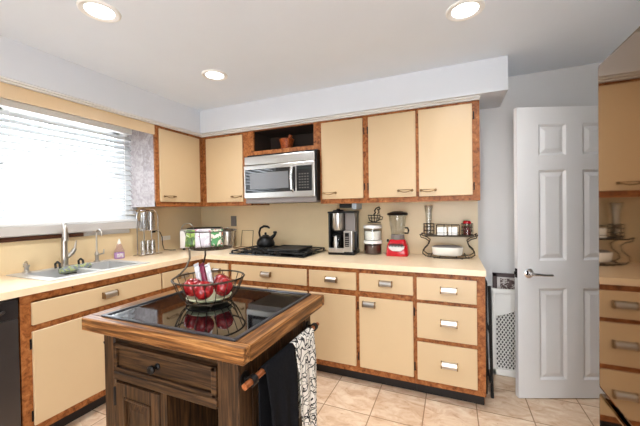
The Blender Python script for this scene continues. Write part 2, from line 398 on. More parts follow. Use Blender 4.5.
UZ0, UZ1 = 1.365, 2.0865; YF = -.329; XF = .353
def wallcab(name, label, x0, x1, stiles, open_front=False):
    """back-wall cabinet: case + face frame"""
    t = thing(name, label, 'wall cabinet', ((x0+x1)/2, -.165, UZ0), 0, 'wall cabinets')
    MB().box(x0, x1, YF+.019, -.0125, UZ0+.006, UZ1).obj('case', 'burl', t, world=True)
    fr = MB().box(x0, x1, YF, YF+.019, UZ0, UZ0+.04).box(x0, x1, YF, YF+.019, UZ1-.02, UZ1)
    for a, b in stiles: fr.box(a, b, YF-.0008, YF+.019, UZ0, UZ1)
    fr.obj('face_frame', 'burl', t, world=True)
    return t
# left-wall cabinet beside the window
t = thing('wall_cabinet', 'cream wall cabinet on the left wall beside the window', 'wall cabinet', (.18, -.6, UZ0), 0, 'wall cabinets')
MB().box(.0125, XF-.019, -.888, -.352, UZ0+.004, UZ1-.001).obj('case', 'burl', t, world=True)
MB().box(.0, XF-.02, -.892, -.888, UZ0, UZ1).obj('side_panel', 'damask', t, world=True)['label'] = 'grey marbled end panel'
fr = MB().box(XF-.019, XF, -.893, -.329, UZ0, UZ0+.04).box(XF-.019, XF, -.893, -.329, UZ1-.02, UZ1).box(XF-.019, XF+.0008, -.893, -.85, UZ0, UZ1).box(XF-.019, XF+.0008, -.385, -.329, UZ0, UZ1)
fr.obj('face_frame', 'burl', t, world=True)
d = MB().box(XF+.001, XF+.017, -.858, -.385, 1.408, 2.06, .0025, 1).obj('door', 'cream', t, world=True)
bail(d, (XF+.017, -.765, 1.457), '+x')
# back-wall cabinets
t = wallcab('wall_cabinet', 'cream single-door wall cabinet in the corner left of the microwave', XF+.002, .965, [(XF+.002, .42), (.872, .965)])
d = leafmb(.414, .872, 1.405, 2.06, YF-.001).obj('door', 'cream', t, world=True); bail(d, (.80, YF-.017, 1.457), '-y')
# open niche cabinet
t = thing('wall_cabinet', 'open dark-lined niche cabinet above the microwave', 'wall cabinet', (1.32, -.165, 1.835), 0, 'wall cabinets')
MB().box(.966, 1.69, -.02, -.0125, 1.84, UZ1).box(.966, .996, YF+.02, -.02, 1.84, UZ1).box(1.632, 1.69, YF+.02, -.02, 1.84, UZ1).box(.996, 1.632, YF+.02, -.02, 1.84, 1.886).box(.996, 1.632, YF+.02, -.02, 2.078, UZ1).obj('case', 'nichedark', t, world=True)
fr = MB().box(.966, .996, YF, YF+.02, 1.84, UZ1).box(1.632, 1.69, YF, YF+.02, 1.84, UZ1).box(.996, 1.632, YF, YF+.02, 1.84, 1.887).box(.996, 1.632, YF, YF+.02, 2.08, UZ1)
fr.obj('face_frame', 'burl', t, world=True)
# right block
t = wallcab('wall_cabinet', 'cream single-door wall cabinet right of the microwave above the coffee maker', 1.692, 2.105, [(1.692, 1.722), (2.07, 2.105)])
d = leafmb(1.712, 2.08, 1.405, 2.066, YF-.001).obj('door', 'cream', t, world=True); bail(d, (1.785, YF-.017, 1.457), '-y')
hinge(t, 2.09, YF-.006, (1.5, 1.96))
t = wallcab('wall_cabinet', 'cream double-door wall cabinet at the right end of the row', 2.106, 2.942, [(2.106, 2.14), (2.49, 2.53), (2.885, 2.942)])
d = leafmb(2.128, 2.500, 1.405, 2.066, YF-.001).obj('door', 'cream', t, world=True); bail(d, (2.418, YF-.017, 1.455), '-y')
d = leafmb(2.522, 2.893, 1.405, 2.066, YF-.001).obj('door', 'cream', t, world=True); bail(d, (2.588, YF-.017, 1.452), '-y')
hinge(t, 2.12, YF-.006, (1.5, 1.96)); hinge(t, 2.903, YF-.006, (1.47, 1.98))

# base cabinets, back run
BF = -.618; BZ0 = .097; BZ1 = .873
def basecab(name, label, x0, x1, stiles, rails, kick=True):
    t = thing(name, label, 'base cabinet', ((x0+x1)/2, -.3, 0), 0, 'base cabinets')
    MB().box(x0, x1, BF+.019, -.012, BZ0, BZ1-.001).obj('case', 'burl', t, world=True)
    fr = MB()
    for a, b in rails: fr.box(x0, x1, BF, BF+.019, a, b)
    for a, b in stiles: fr.box(a, b, BF-.0008, BF+.019, BZ0, BZ1-.001)
    fr.obj('face_frame', 'burl', t, world=True)
    MB().box(x0, x1, BF+.075, BF+.09, 0, BZ0).obj('toe_kick', 'toekick', t, world=True)
    return t
R0 = [(BZ0, .15), (.66, .715), (.835, BZ1-.001)]
t = basecab('base_cabinet', 'cream corner base cabinet beside the cooktop base', .612, .935, [(.612, .68), (.905, .935)], R0)
d = leafmb(.672, .91, .712, .842, BF-.001).obj('drawer', 'cream', t, world=True); cup(d, (.79, BF-.017, .78), '-y', .085)
leafmb(.672, .91, .145, .667, BF-.001).obj('door', 'cream', t, world=True)
t = basecab('base_cabinet', 'cream wide base cabinet under the black cooktop', .936, 1.70, [(.936, .96), (1.675, 1.70)], R0)
d = leafmb(.95, 1.689, .712, .842, BF-.001).obj('drawer', 'cream', t, world=True); cup(d, (1.315, BF-.017, .782), '-y')
for a, b, h in ((.95, 1.312, 1.25), (1.326, 1.689, 1.39)):
    d = leafmb(a, b, .145, .667, BF-.001).obj('door', 'cream', t, world=True); cup(d, (h, BF-.017, .62), '-y')
t = basecab('base_cabinet', 'cream two-door base cabinet under the coffee maker and blender', 1.701, 2.51, [(1.701, 1.72), (2.085, 2.128), (2.49, 2.51)], R0)
d = leafmb(1.709, 2.094, .712, .842, BF-.001).obj('drawer', 'cream', t, world=True); cup(d, (1.90, BF-.017, .782), '-y')
d = leafmb(2.119, 2.502, .712, .842, BF-.001).obj('drawer', 'cream', t, world=True); cup(d, (2.315, BF-.017, .783), '-y')
d = leafmb(1.709, 2.088, .145, .667, BF-.001).obj('door', 'cream', t, world=True); cup(d, (1.79, BF-.017, .62), '-y')
d = leafmb(2.117, 2.500, .145, .667, BF-.001).obj('door', 'cream', t, world=True); cup(d, (2.192, BF-.017, .622), '-y')
hinge(t, 2.104, BF-.006, (.6, .22)); hinge(t, 2.507, BF-.006, (.6, .22))
t = basecab('base_cabinet', 'cream three-drawer base cabinet at the right end of the counter', 2.511, 2.94, [(2.511, 2.535), (2.885, 2.94)], [(BZ0, .145), (.385, .44), (.65, .70), (.835, BZ1-.001)])
for a, b in ((.690, .842), (.428, .665), (.138, .398)):
    d = leafmb(2.526, 2.895, a, b, BF-.001).obj('drawer', 'cream', t, world=True); cup(d, (2.728, BF-.017, (a+b)/2+.005), '-y', .105)
MB().box(2.94, 2.944, BF, -.012, BZ0, BZ1-.001).box(2.94, 2.944, BF+.09, -.012, 0, BZ0).obj('end_panel', 'burl', t, world=True)
# base cabinets, left run
XB = .606
def leftcab(label, y0, y1, stiles):
    t = thing('base_cabinet', label, 'base cabinet', (.3, (y0+y1)/2, 0), 0, 'base cabinets')
    MB().box(.012, XB-.019, y0, y1, BZ0, .73).box(XB-.04, XB-.019, y0, y1, .73, BZ1-.001).obj('case', 'burl', t, world=True)
    fr = MB()
    for a, b in R0: fr.box(XB-.019, XB, y0, y1, a, b)
    for a, b in stiles: fr.box(XB-.019, XB+.0008, a, b, BZ0, BZ1-.001)
    fr.obj('face_frame', 'burl', t, world=True)
    MB().box(XB-.09, XB-.075, y0, y1, 0, BZ0).obj('toe_kick', 'toekick', t, world=True)
    return t
def lleaf(y0, y1, z0, z1): return MB().box(XB+.001, XB+.017, y0, y1, z0, z1, .0025, 1)
t = leftcab('cream base cabinet under the sink with wide false drawer', -1.95, -1.073, [(-1.95, -1.895), (-1.085, -1.073)])
d = lleaf(-1.902, -1.080, .702, .826).obj('drawer', 'cream', t, world=True); cup(d, (XB+.017, -1.486, .77), '+x')
d = lleaf(-1.902, -1.495, .145, .666).obj('door', 'cream', t, world=True)
d2 = lleaf(-1.487, -1.080, .145, .666).obj('door', 'cream', t, world=True)
hinge(t, XB+.006, -1.908, (.6, .2)); cup(d2, (XB+.017, -1.42, .62), '+x')
t = leftcab('cream base cabinet between the sink base and the corner', -1.0725, -.601, [(-1.0725, -1.06), (-.68, -.601)])
d = lleaf(-1.066, -.672, .702, .826).obj('drawer', 'cream', t, world=True); cup(d, (XB+.017, -.87, .77), '+x')
lleaf(-1.066, -.672, .145, .666).obj('door', 'cream', t, world=True)
# dishwasher
t = thing('dishwasher', 'dark slate dishwasher left of the sink cabinet', 'dishwasher', (.3, -2.26, 0))
MB().box(.02, .59, -2.56, -1.955, .1, .868).obj('body', 'fridgebody', t, world=True)
MB().box(.592, .618, -2.555, -1.96, .11, .762, .004).obj('door', 'dw', t, world=True)
cp = MB().box(.592, .622, -2.555, -1.96, .766, .866, .004).obj('control_panel', 'dwdark', t, world=True)
MB().tube([(.62, -2.5, .812), (.645, -2.48, .812), (.645, -2.04, .812), (.62, -2.02, .812)], .009, 10).obj('handle', 'dw', t, world=True, smooth=True)
MB().box(.53, .545, -2.56, -1.955, 0, .1).obj('toe_kick', 'toekick', t, world=True)
t = leftcab('cream base cabinet left of the dishwasher', -2.9, -2.565, [(-2.9, -2.86), (-2.6, -2.565)])
lleaf(-2.87, -2.59, .145, .84).obj('door', 'cream', t, world=True)

# worktop with the sink cut-out
SX0, SX1, SY0, SY1 = .10, .53, -1.75, -1.165
wt = MB().box(.0125, .631, -2.9, SY0, .877, CT).box(.0125, SX0, SY0, SY1, .877, CT).box(SX1, .631, SY0, SY1, .877, CT).box(.0125, .631, SY1, -.0125, .877, CT).box(.631, XR, -.6426, -.0125, .877, CT)
bmesh.ops.remove_doubles(wt.bm, verts=wt.bm.verts, dist=1e-5)
tag(wt.obj('worktop', 'counter'), 'cream laminate L-shaped worktop along both walls', 'worktop')

# ------------------------------------------------------------------ sink
t = thing('sink', 'stainless drop-in sink in the worktop under the window', 'sink', (.31, -1.475, .75))
mb = MB()
mb.box(SX0-.035, SX1+.03, SY0-.04, SY0+.02, CT+.0005, CT+.006).box(SX0-.035, SX1+.03, SY1-.02, SY1+.04, CT+.0005, CT+.006)
mb.box(SX0-.035, SX0+.045, SY0+.02, SY1-.02, CT+.0005, CT+.006).box(SX1-.02, SX1+.03, SY0+.02, SY1-.02, CT+.0005, CT+.006)
mb.obj('rim', 'sinksteel', t, world=True)
def shell(x0, x1, y0, y1, z0, z1, r=.0):
    m = MB(); th = .004
    m.box(x0, x1, y0, y1, z0, z0+th).box(x0, x0+th, y0, y1, z0, z1).box(x1-th, x1, y0, y1, z0, z1).box(x0, x1, y0, y0+th, z0, z1).box(x0, x1, y1-th, y1, z0, z1); return m
shell(SX0+.04, SX1-.015, SY0+.015, -1.475, .745, CT+.004).obj('basin', 'sinksteel', t, world=True)
shell(SX0+.04, SX1-.015, -1.445, SY1-.015, .745, CT+.004).obj('basin', 'sinksteel', t, world=True)
MB().box(SX0+.04, SX1-.015, -1.477, -1.443, CT-.02, CT+.002, .004).obj('divider', 'sinksteel', t, world=True)
for y in (-1.64, -1.31): MB().cyl((.32, y, .7495), (.32, y, .753), .042).obj('drain', 'chrome', t, world=True)

# main faucet
t = thing('faucet', 'tall brushed nickel pull-down faucet at the back of the sink', 'faucet', (.105, -1.475, CT+.006), math.radians(-24))
MB().lathe([(0, 0), (.03, 0), (.03, .006), (.023, .012), (.022, .05), (.024, .075), (.02, .12), (.018, .2), (.017, .22), (0, .22)]).obj('body', 'nickel', t, smooth=True)
pts = [(0, 0, .21), (0, 0, .25)] + arc((.055, 0, .275), .055, PI, .08, 12) + [(.112, 0, .262)]
MB().tube([(0, 0, .2)] + [(x, 0, z) for x, y, z in pts], .012, 12).obj('spout', 'nickel', t, smooth=True)
MB().cyl((.112, 0, .29), (.118, 0, .20), .016, .021, 16).obj('spray_head', 'nickel', t, smooth=True)
MB().tube([(0, .015, .07), (0, .045, .10), (.0, .062, .13)], [.014, .015, .013], 12).tube([(0, .06, .13), (.005, .07, .19)], [.008, .005], 10).obj('lever', 'nickel', t, smooth=True)
# filter faucet
t = thing('filter_faucet', 'slim nickel filtered-water faucet right of the main faucet', 'faucet', (.098, -1.245, CT+.006))
MB().lathe([(0, 0), (.024, 0), (.024, .006), (.014, .014), (.013, .05), (.017, .06), (.012, .075), (.008, .085), (0, .085)]).obj('body', 'nickel', t, smooth=True)
MB().tube([(0, 0, .08), (0, 0, .22)] + arc((.035, 0, .225), .035, PI, -.35, 12), .0062, 10).obj('spout', 'nickel', t, smooth=True)
MB().tube([(0, .01, .055), (.0, .05, .062)], .006, 8).cyl((0, .052, .055), (0, .056, .095), .006, .004, 10).obj('lever', 'nickel', t, smooth=True)
# soap dispenser
t = thing('soap_dispenser', 'short nickel soap pump left of the main faucet', 'soap dispenser', (.105, -1.70, CT+.006))
MB().lathe([(0, 0), (.024, 0), (.024, .005), (.014, .012), (.013, .035), (.018, .042), (.018, .052), (.008, .056), (.007, .068), (0, .068)]).obj('body', 'nickel', t, smooth=True)
MB().tube([(-.004, .0, .07), (.02, -.012, .074), (.06, -.04, .066)], [.009, .007, .005], 10).obj('nozzle', 'nickel', t, smooth=True)
# sponge caddy hooked on the faucet
t = thing('sponge_caddy', 'black wire caddy hooked over the sink in front of the faucet', 'caddy', (.17, -1.49, CT+.006))
mb = MB()
for y in (-.06, .09): mb.tube([(-.03, y, .003), (-.035, y, .035), (-.015, y+.004, .05), (.01, y+.004, .04), (.03, y, .0), (.04, y, -.03)], .0075, 8)
mb.tube([(.04, -.06, -.03), (.04, .09, -.03)], .004, 8).tube([(.085, -.06, -.03), (.085, .09, -.03)], .004, 8)
for y in (-.06, .015, .09): mb.tube([(.04, y, -.03), (.085, y, -.03)], .003, 6)
mb.obj('frame', 'mattblack', t, smooth=True)
sp = MB(); sp.T = Matrix.Translation((.236, -1.475, .918)) @ Matrix.Rotation(.12, 4, 'Z') @ Matrix.Rotation(-.35, 4, 'Y')
sp.box(-.032, .032, -.10, .10, -.021, .021, .015, 3)
tag(sp.obj('sponge', 'sponge', smooth=True), 'grey and yellow-green sponge resting in the black sink caddy', 'sponge')
# dish soap bottle
t = thing('soap_bottle', 'clear soap bottle with purple liquid behind the sink', 'soap bottle', (.075, -1.045, CT), 1.2)
MB().lathe([(0, 0), (.036, 0), (.04, .006), (.04, .045), (.037, .055), (0, .055)], (0, 0, .0005), 24, 1.0, .62).obj('liquid', 'purple', t, smooth=True)['label'] = 'purple liquid'
MB().lathe([(.0405, .05), (.038, .07), (.026, .095), (.022, .115), (.017, .125), (.012, .13), (0, .13)], (0, 0, 0), 24, 1.0, .62).obj('bottle_neck', glass('soap_plastic', (.9, .84, .92), .1, 1), t, smooth=True)
MB().lathe([(0, .128), (.012, .128), (.012, .145), (.008, .15), (.006, .172), (0, .172)], (0, 0, 0), 16).obj('cap', 'white', t, smooth=True)
MB().box(-.024, .024, -.0262, -.0245, .014, .046).obj('front_label', 'bag_white', t)

# glass rack by the window
t = thing('glass_rack', 'chrome arched rack of hanging glasses on worktop beside the window', 'glass rack', (0.125, -.805, CT))
mb = MB()
for x in (-.045, .045):
    mb.tube([(x, -.074, .012), (x, -.074, .355)] + [(x, -.074*math.cos(a), .355+.074*math.sin(a)) for a in [PI*k/14 for k in range(1, 14)]] + [(x, .074, .355), (x, .074, .012)], .005, 8)
for z in (.23, .418): 
    y = .074 if z < .3 else .04
    for yy in (-y, y): mb.tube([(-.045, yy, z), (.045, yy, z)], .003, 8)
mb.tube([(-.045, -.074, .23), (-.045, .074, .23)], .003, 8).tube([(.045, -.074, .23), (.045, .074, .23)], .003, 8)
mb.tube([(0, -.04, .418), (0, .04, .418)], .003, 8)
mb.obj('arch_frame', 'chrome', t, smooth=True)
mb = MB()
mb.tube([(-.05, -.11, .006), (.05, -.11, .006), (.05, .11, .006), (-.05, .11, .006)], .005, 8, True).tube([(-.05, -.074, .006), (-.05, -.074, .02)], .004).tube([(0, -.11, .006), (0, .11, .006)], .004)
for y in (-.074, .074): mb.tube([(-.05, y, .01), (.05, y, .01)], .004, 8)
mb.obj('base', 'chrome', t, smooth=True)
def tumbler(x, y, z, h, r, label, group):
    g = thing('drinking_glass', label, 'glass', (x, y, z), 0, group)
    MB().lathe([(r, 0), (r*.97, h*.5), (r*.82, h), (0, h), (0, h-.004), (r*.78, h-.004), (r*.93, h*.5), (r*.95, 0), (r, 0)], (0, 0, 0), 20).obj('bowl', 'silverglass', g, smooth=True)
    MB().lathe([(r*1.02, .0), (r*1.03, .003), (r, .006), (r*.96, .003), (r*1.02, .0)], (0, 0, 0), 20).obj('lip', 'chrome', g, smooth=True)
    return g
k = 0
for nme, z, h, r, ys in (('upper', .237, .165, .0335, (-.036, .036)), ('lower', .014, .125, .0235, (-.049, .0, .049))):
    for y in ys:
        k += 1
        pos = {('upper', -.036): 'left of the upper pair', ('upper', .036): 'right of the upper pair', ('lower', -.049): 'left of the bottom row', ('lower', .0): 'middle of the bottom row', ('lower', .049): 'right of the bottom row'}[(nme, y)]
        tumbler(.125, -.805+y, CT+z, h, r, 'clear upturned glass in the arched chrome rack, '+pos, 'glasses in the arched rack')
# outlet and cord
t = thing('wall_outlet', 'white outlet plate on the left backsplash beside the rack', 'outlet', (.0125, -.515, 1.045))
MB().box(0, .006, -.055, .055, -.022, .022, .002).obj('plate', 'white', t)
for y in (-.025, .025): MB().box(.006, .0075, y-.014, y+.014, -.012, .012).obj('socket', 'offwhite', t)
t = thing('power_cord', 'thin black power cord hanging on the left backsplash', 'cord', (.03, -.6, .92))
MB().tube([(.025, -.655, 1.127), (.025, -.63, 1.127), (.025, -.59, 1.11), (.022, -.565, 1.06), (.022, -.56, .98), (.03, -.55, .93), (.06, -.5, .9185), (.1, -.47, .9185)], .004, 8).obj('cable', 'blackplastic', t, world=True, smooth=True)
MB().box(.0125, .045, -.69, -.655, 1.112, 1.142, .005).obj('plug', 'blackplastic', t, world=True)
# toaster oven in the corner
t = thing('toaster_oven', 'silver countertop oven with arched handle in the corner', 'toaster oven', (.255, -.245, CT), math.radians(33))
MB().box(-.20, .20, -.125, .125, .018, .215, .008).obj('body', 'steel', t, smooth=True)
MB().box(-.15, .185, -.06, .115, .2155, .222, .003).obj('top_tray', 'mattblack', t)
MB().box(-.135, .12, -.131, -.1245, .04, .175, .004).obj('door', 'smoke', t)
MB().box(-.2, -.14, -.130, -.1245, .022, .196, .002).obj('side_bezel', 'white', t)
MB().tube([(-.12, -.14, .165), (.11, -.14, .165)], .006, 8).obj('handle', 'chrome', t, smooth=True)
MB().tube([(-.195, -.09, .212)] + arc((-.135, -.09, .215), .06, PI, 0, 14) + [(-.075, -.09, .212)], .005, 8).obj('arched_handle', 'nickel', t, smooth=True)
for x in (-.17, .17):
    for y in (-.1, .1): MB().cyl((x, y, 0), (x, y, .019), .014).obj('foot', 'blackplastic', t)
for z in (.06, .11, .155): MB().cyl((.16, -.125, z), (.16, -.14, z), .014).obj('knob', 'blackplastic', t)
t = thing('canister', 'stainless canister with domed lid right of the countertop oven', 'canister', (.50, -.13, CT))
MB().lathe([(0, 0), (.06, 0), (.063, .01), (.063, .175), (0, .175)]).obj('body', 'steel', t, smooth=True)
MB().lathe([(.066, .175), (.066, .19), (.05, .2), (.018, .206), (.016, .22), (0, .222)]).lathe([(.066, .175), (0, .1755)]).obj('lid', 'nickel', t, smooth=True)
# light switch
t = thing('light_switch', 'grey metal switch plate on back wall left of the kettle', 'switch', (.49, -.0125, 1.2))
MB().box(-.038, .038, -.006, 0, -.058, .058, .003).obj('plate', 'platetgrey', t)
MB().box(-.016, .016, -.010, -.006, -.033, .033, .002).obj('rocker', 'greyplastic', t)
# wire easel
t = thing('wire_easel', 'thin black wire cookbook easel left of the kettle', 'easel', (.715, -.12, CT))
a = math.radians(-10)
MB().tube([(-.075, .03, .01), (-.072, .055, .185), (.072, .055, .185), (.075, .03, .01)], .0035, 8).obj('back_frame', 'iron', t, smooth=True)
MB().tube([(-.10, -.06, .005), (.10, -.06, .005), (.09, .04, .008), (-.09, .04, .008)], .0045, 8, True).tube([(-.10, -.06, .005), (-.10, -.06, .03)], .004).tube([(.10, -.06, .005), (.10, -.06, .03)], .004).obj('base', 'bronze', t, smooth=True)

# ------------------------------------------------------------------ cooktop
t = thing('cooktop', 'black gas cooktop set on the worktop below the microwave', 'cooktop', (1.24, -.30, CT))
MB().box(-.385, .385, -.245, .245, .0005, .012, .004).obj('plate', 'blackglass', t)
def grate(cx, cy, name='grate'):
    mb = MB(); w, d, z = .118, .215, .036
    for x in (-w, w): mb.box(cx+x-.006, cx+x+.006, cy-d, cy+d, z-.01, z, .002, 1)
    for y in (-d, 0, d): mb.box(cx-w, cx+w, cy+y-.006, cy+y+.006, z-.01, z, .002, 1)
    for yy in (-d/2, d/2):
        mb.box(cx-w, cx-.03, cy+yy-.005, cy+yy+.005, z-.01, z).box(cx+.03, cx+w, cy+yy-.005, cy+yy+.005, z-.01, z)
        mb.box(cx-.005, cx+.005, cy+yy-.1, cy+yy-.03, z-.01, z).box(cx-.005, cx+.005, cy+yy+.03, cy+yy+.1, z-.01, z)
    for x in (-w, w):
        for y in (-d, d): mb.box(cx+x-.007, cx+x+.007, cy+y-.007, cy+y+.007, .012, z-.005)
    return mb.obj(name, 'mattblack', t)
for x in (-.255, 0, .255): grate(x, 0)
for x in (-.255, .255):
    for y in (-.107, .107):
        MB().lathe([(0, .012), (.045, .012), (.045, .018), (.03, .02), (.03, .026), (0, .026)], (x, y, 0)).obj('burner', 'mattblack', t, smooth=True)
for k in range(4): MB().cyl((-.12+.08*k, -.222, .012), (-.12+.08*k, -.222, .036), .017, .014, 16).obj('knob', 'blackplastic', t, smooth=True)
gz = CT+.0365
t = thing('griddle', 'flat black griddle lying across the right side of the cooktop', 'griddle', (1.375, -.315, gz), .06)
MB().box(-.155, .155, -.165, .165, 0, .012, .005).obj('pan', 'mattblack', t)
gr = MB()
for (x0, x1, y0, y1) in ((-.155, .155, -.165, -.155), (-.155, .155, .155, .165), (-.155, -.145, -.165, .165), (.145, .155, -.165, .165)): gr.box(x0, x1, y0, y1, .0115, .02, .003, 1)
gr.obj('raised_rim', 'mattblack', t)
# kettle
t = thing('kettle', 'black whistling kettle with hooked handle on the cooktop', 'kettle', (1.02, -.185, gz-.0005), .15)
MB().lathe([(0, 0), (.075, 0), (.088, .012), (.092, .035), (.08, .07), (.055, .098), (.034, .108), (0, .11)]).obj('body', 'blackplastic', t, smooth=True)
MB().lathe([(.036, .106), (.03, .116), (.01, .12), (.012, .135), (.008, .142), (0, .143)]).obj('lid', 'blackplastic', t, smooth=True)
MB().tube([(.055, 0, .08), (.095, 0, .115), (.105, 0, .135)], [.022, .015, .014], 12).cyl((.09, 0, .138), (.118, 0, .145), .016, .012, 12).obj('spout', 'blackplastic', t, smooth=True)
MB().tube([(-.06, 0, .09), (-.07, 0, .14), (-.055, 0, .185), (-.015, 0, .205), (.025, 0, .2), (.045, 0, .185)], [.009, .010, .011, .012, .011, .008], 10).obj('handle', 'blackplastic', t, smooth=True)

# ------------------------------------------------------------------ microwave
t = thing('microwave', 'stainless over-the-range microwave under the open niche', 'microwave', (1.32, -.21, 1.43))
MB().box(.962, 1.686, -.385, -.0125, 1.395, 1.838).obj('case', 'blackplastic', t, world=True)
MB().box(.945, 1.672, -.41, -.385, 1.742, 1.82, .004).obj('vent_band', 'steel', t, world=True)
MB().box(.938, 1.672, -.412, -.385, 1.43, 1.737, .005).obj('front_frame', 'steel', t, world=True)
dw = MB().box(.955, 1.485, -.4165, -.4118, 1.482, 1.70, .003).obj('door_window', 'blackglass', t, world=True)
MB().box(1.01, 1.42, -.4178, -.4162, 1.515, 1.665).obj('window_mesh', plain('oven_window_grey', (116, 116, 118), .25, .3), dw, world=True)
cp = MB().box(1.50, 1.648, -.4165, -.4118, 1.482, 1.705, .003).obj('control_panel', 'blackplastic', t, world=True)
bt = MB()
for i in range(6):
    for j in range(4): bt.box(1.525+j*.026, 1.541+j*.026, -.4175, -.4164, 1.505+i*.024, 1.515+i*.024)
bt.obj('buttons', plain('button_grey', (96, 92, 88), .5), cp, world=True)
MB().box(1.52, 1.63, -.4175, -.4164, 1.665, 1.692).obj('display', plain('display_dark', (40, 46, 44), .2), cp, world=True)
MB().tube([(1.468, -.41, 1.71), (1.468, -.448, 1.69), (1.466, -.455, 1.60), (1.466, -.448, 1.50), (1.466, -.41, 1.478)], .012, 12).obj('handle', 'chrome', t, world=True, smooth=True)
MB().box(.95, 1.68, -.40, -.05, 1.385, 1.4305).obj('underside', 'greyplastic', t, world=True)
# carved mortar in the niche
t = thing('mortar_and_pestle', 'carved reddish wooden mortar in the open niche', 'mortar', (1.29, -.2, 1.8865))
MB().lathe([(0, 0), (.05, 0), (.056, .01), (.06, .05), (.066, .085), (.075, .108), (.07, .112), (.062, .108), (.05, .03), (0, .025)]).obj('bowl', 'mortarwood', t, smooth=True)
MB().tube([(0, 0, .04), (.03, 0, .11), (.045, 0, .15)], [.018, .016, .02], 12).obj('pestle', 'mortarwood', t, smooth=True)

# ------------------------------------------------------------------ coffee maker
t = thing('coffee_maker', 'black and silver drip coffee maker right of the cooktop', 'coffee maker', (1.848, -.18, CT), .05)
MB().box(-.115, .125, -.11, .10, 0, .035, .01).obj('base', 'blackplastic', t, smooth=True)
MB().box(-.105, .035, -.122, -.104, .024, .062, .003).obj('base_trim', 'steel', t)
MB().box(-.11, .12, .02, .10, .03, .375, .01).obj('tower', 'blackplastic', t, smooth=True)
MB().lathe([(0, .215), (.058, .215), (.066, .24), (.066, .365), (0, .365)], (-.04, -.03, 0), 28).obj('brew_basket', 'steel', t, smooth=True)
MB().box(-.118, .125, -.10, .10, .365, .382, .006).lathe([(.055, .382), (.045, .394), (.018, .397), (.015, .405), (0, .405)], (-.04, -.02, 0)).obj('lid', 'blackplastic', t, smooth=True)
MB().box(.035, .122, -.06, .02, .2, .365, .004).obj('water_tank', 'greyplastic', t)
MB().box(-.11, -.096, -.10, .02, .035, .365, .003).obj('side_post', 'blackplastic', t)
c = MB().box(.034, .108, -.118, -.02, .03, .212, .004).obj('control_panel', 'steel', t)
MB().box(.046, .082, -.1195, -.117, .075, .195).obj('screen', 'blackplastic', c)
cb = MB()
for i in range(5):
    for x in (.052, .068): cb.box(x, x+.009, -.1208, -.119, .082+.018*i, .090+.018*i)
cb.obj('buttons', 'steel', c)
g = MB().lathe([(0, .002), (.056, .002), (.062, .02), (.062, .07), (.05, .115), (.044, .125)], (-.04, -.045, .035), 24).obj('carafe', 'smoke', t, smooth=True)
MB().lathe([(.046, .122), (.05, .13), (.05, .142), (.03, .15), (0, .152)], (-.04, -.045, .035), 24).obj('carafe_lid', 'blackplastic', g, smooth=True)
MB().box(-.052, -.028, -.128, -.112, .05, .165, .005).tube([(-.04, -.1, .165), (-.04, -.125, .16), (-.04, -.125, .08), (-.04, -.105, .07)], .008).obj('carafe_handle', 'steel', g)
tag(MB().tube([(1.715, -.05, 1.19), (1.70, -.03, 1.13), (1.698, -.03, 1.05), (1.71, -.06, .96), (1.722, -.07, .935)], .003, 6).obj('appliance_cord', 'blackplastic', smooth=True), 'thin black cord looping at the left side of coffee maker', 'cord')
t = thing('under_cabinet_radio', 'small black and silver device under the cabinet above coffee maker', 'radio', (1.93, -.2, 1.326))
MB().box(-.08, .035, -.09, .09, 0, .0385, .004).obj('body', 'blackplastic', t)
MB().box(.0355, .075, -.095, .085, -.012, .0385, .004).obj('end_cap', plain('pale_blue_grey', (158, 166, 176), .3, .4), t)
# canisters (stacked)
t = thing('coffee_canister', 'clear canister of ground coffee, lower of the stacked pair', 'canister', (2.102, -.12, CT))
def can(t, h, fill, hf):
    MB().lathe([(0, 0), (.074, 0), (.078, .006), (.078, h), (.074, h), (.074, .004), (0, .004)], (0, 0, 0), 32).obj('jar', 'sheer', t, smooth=True)
    MB().lathe([(0, .005), (.0725, .005), (.0725, hf), (0, hf)], (0, 0, 0), 32).obj('contents', fill, t, smooth=True)
    MB().lathe([(0, h), (.081, h), (.081, h+.022), (.076, h+.026), (0, h+.026)], (0, 0, 0), 32).obj('lid', 'white', t, smooth=True)
can(t, .095, 'coffee', .078)
t = thing('sugar_canister', 'clear canister of white sugar, upper of the stacked pair', 'canister', (2.102, -.12, CT+.1215))
can(t, .108, 'offwhite', .082)
# wall art: coffee cup
t = thing('coffee_cup_wall_art', 'black metal coffee cup silhouette on the backsplash', 'wall art', (2.095, -.014, 1.185))
mb = MB(); z0 = 0
cupo = [(-.06, .07), (.055, .07), (.04, .025), (.015, .01), (-.02, .01), (-.045, .025)]
mb.tube([(x, -.008, z) for x, z in cupo], .005, 6, True)
mb.tube([(.05, -.008, .06), (.078, -.008, .055), (.07, -.008, .03), (.042, -.008, .03)], .004, 6)
for x in (-.03, 0, .03): mb.tube([(x, -.008, .07), (x*.7, -.008, .012)], .0035, 6)
mb.tube([(-.055, -.008, .045), (.05, -.008, .045)], .004, 6)
mb.obj('cup_outline', 'iron', t, smooth=True)
MB().lathe([(0, -.003), (.06, -.003), (.06, .003), (0, .003)], (-.002, -.008, .004), 20, 1, .12).obj('saucer', 'iron', t)
MB().tube([(-.005, -.008, .075), (.012, -.008, .095), (.002, -.008, .11), (.02, -.008, .135), (.045, -.008, .145), (.055, -.008, .13), (.04, -.008, .118), (.028, -.008, .126)], .006, 6).tube([(.03, -.008, .08), (.045, -.008, .10), (.035, -.008, .112)], .004, 6).obj('steam', 'iron', t, smooth=True)
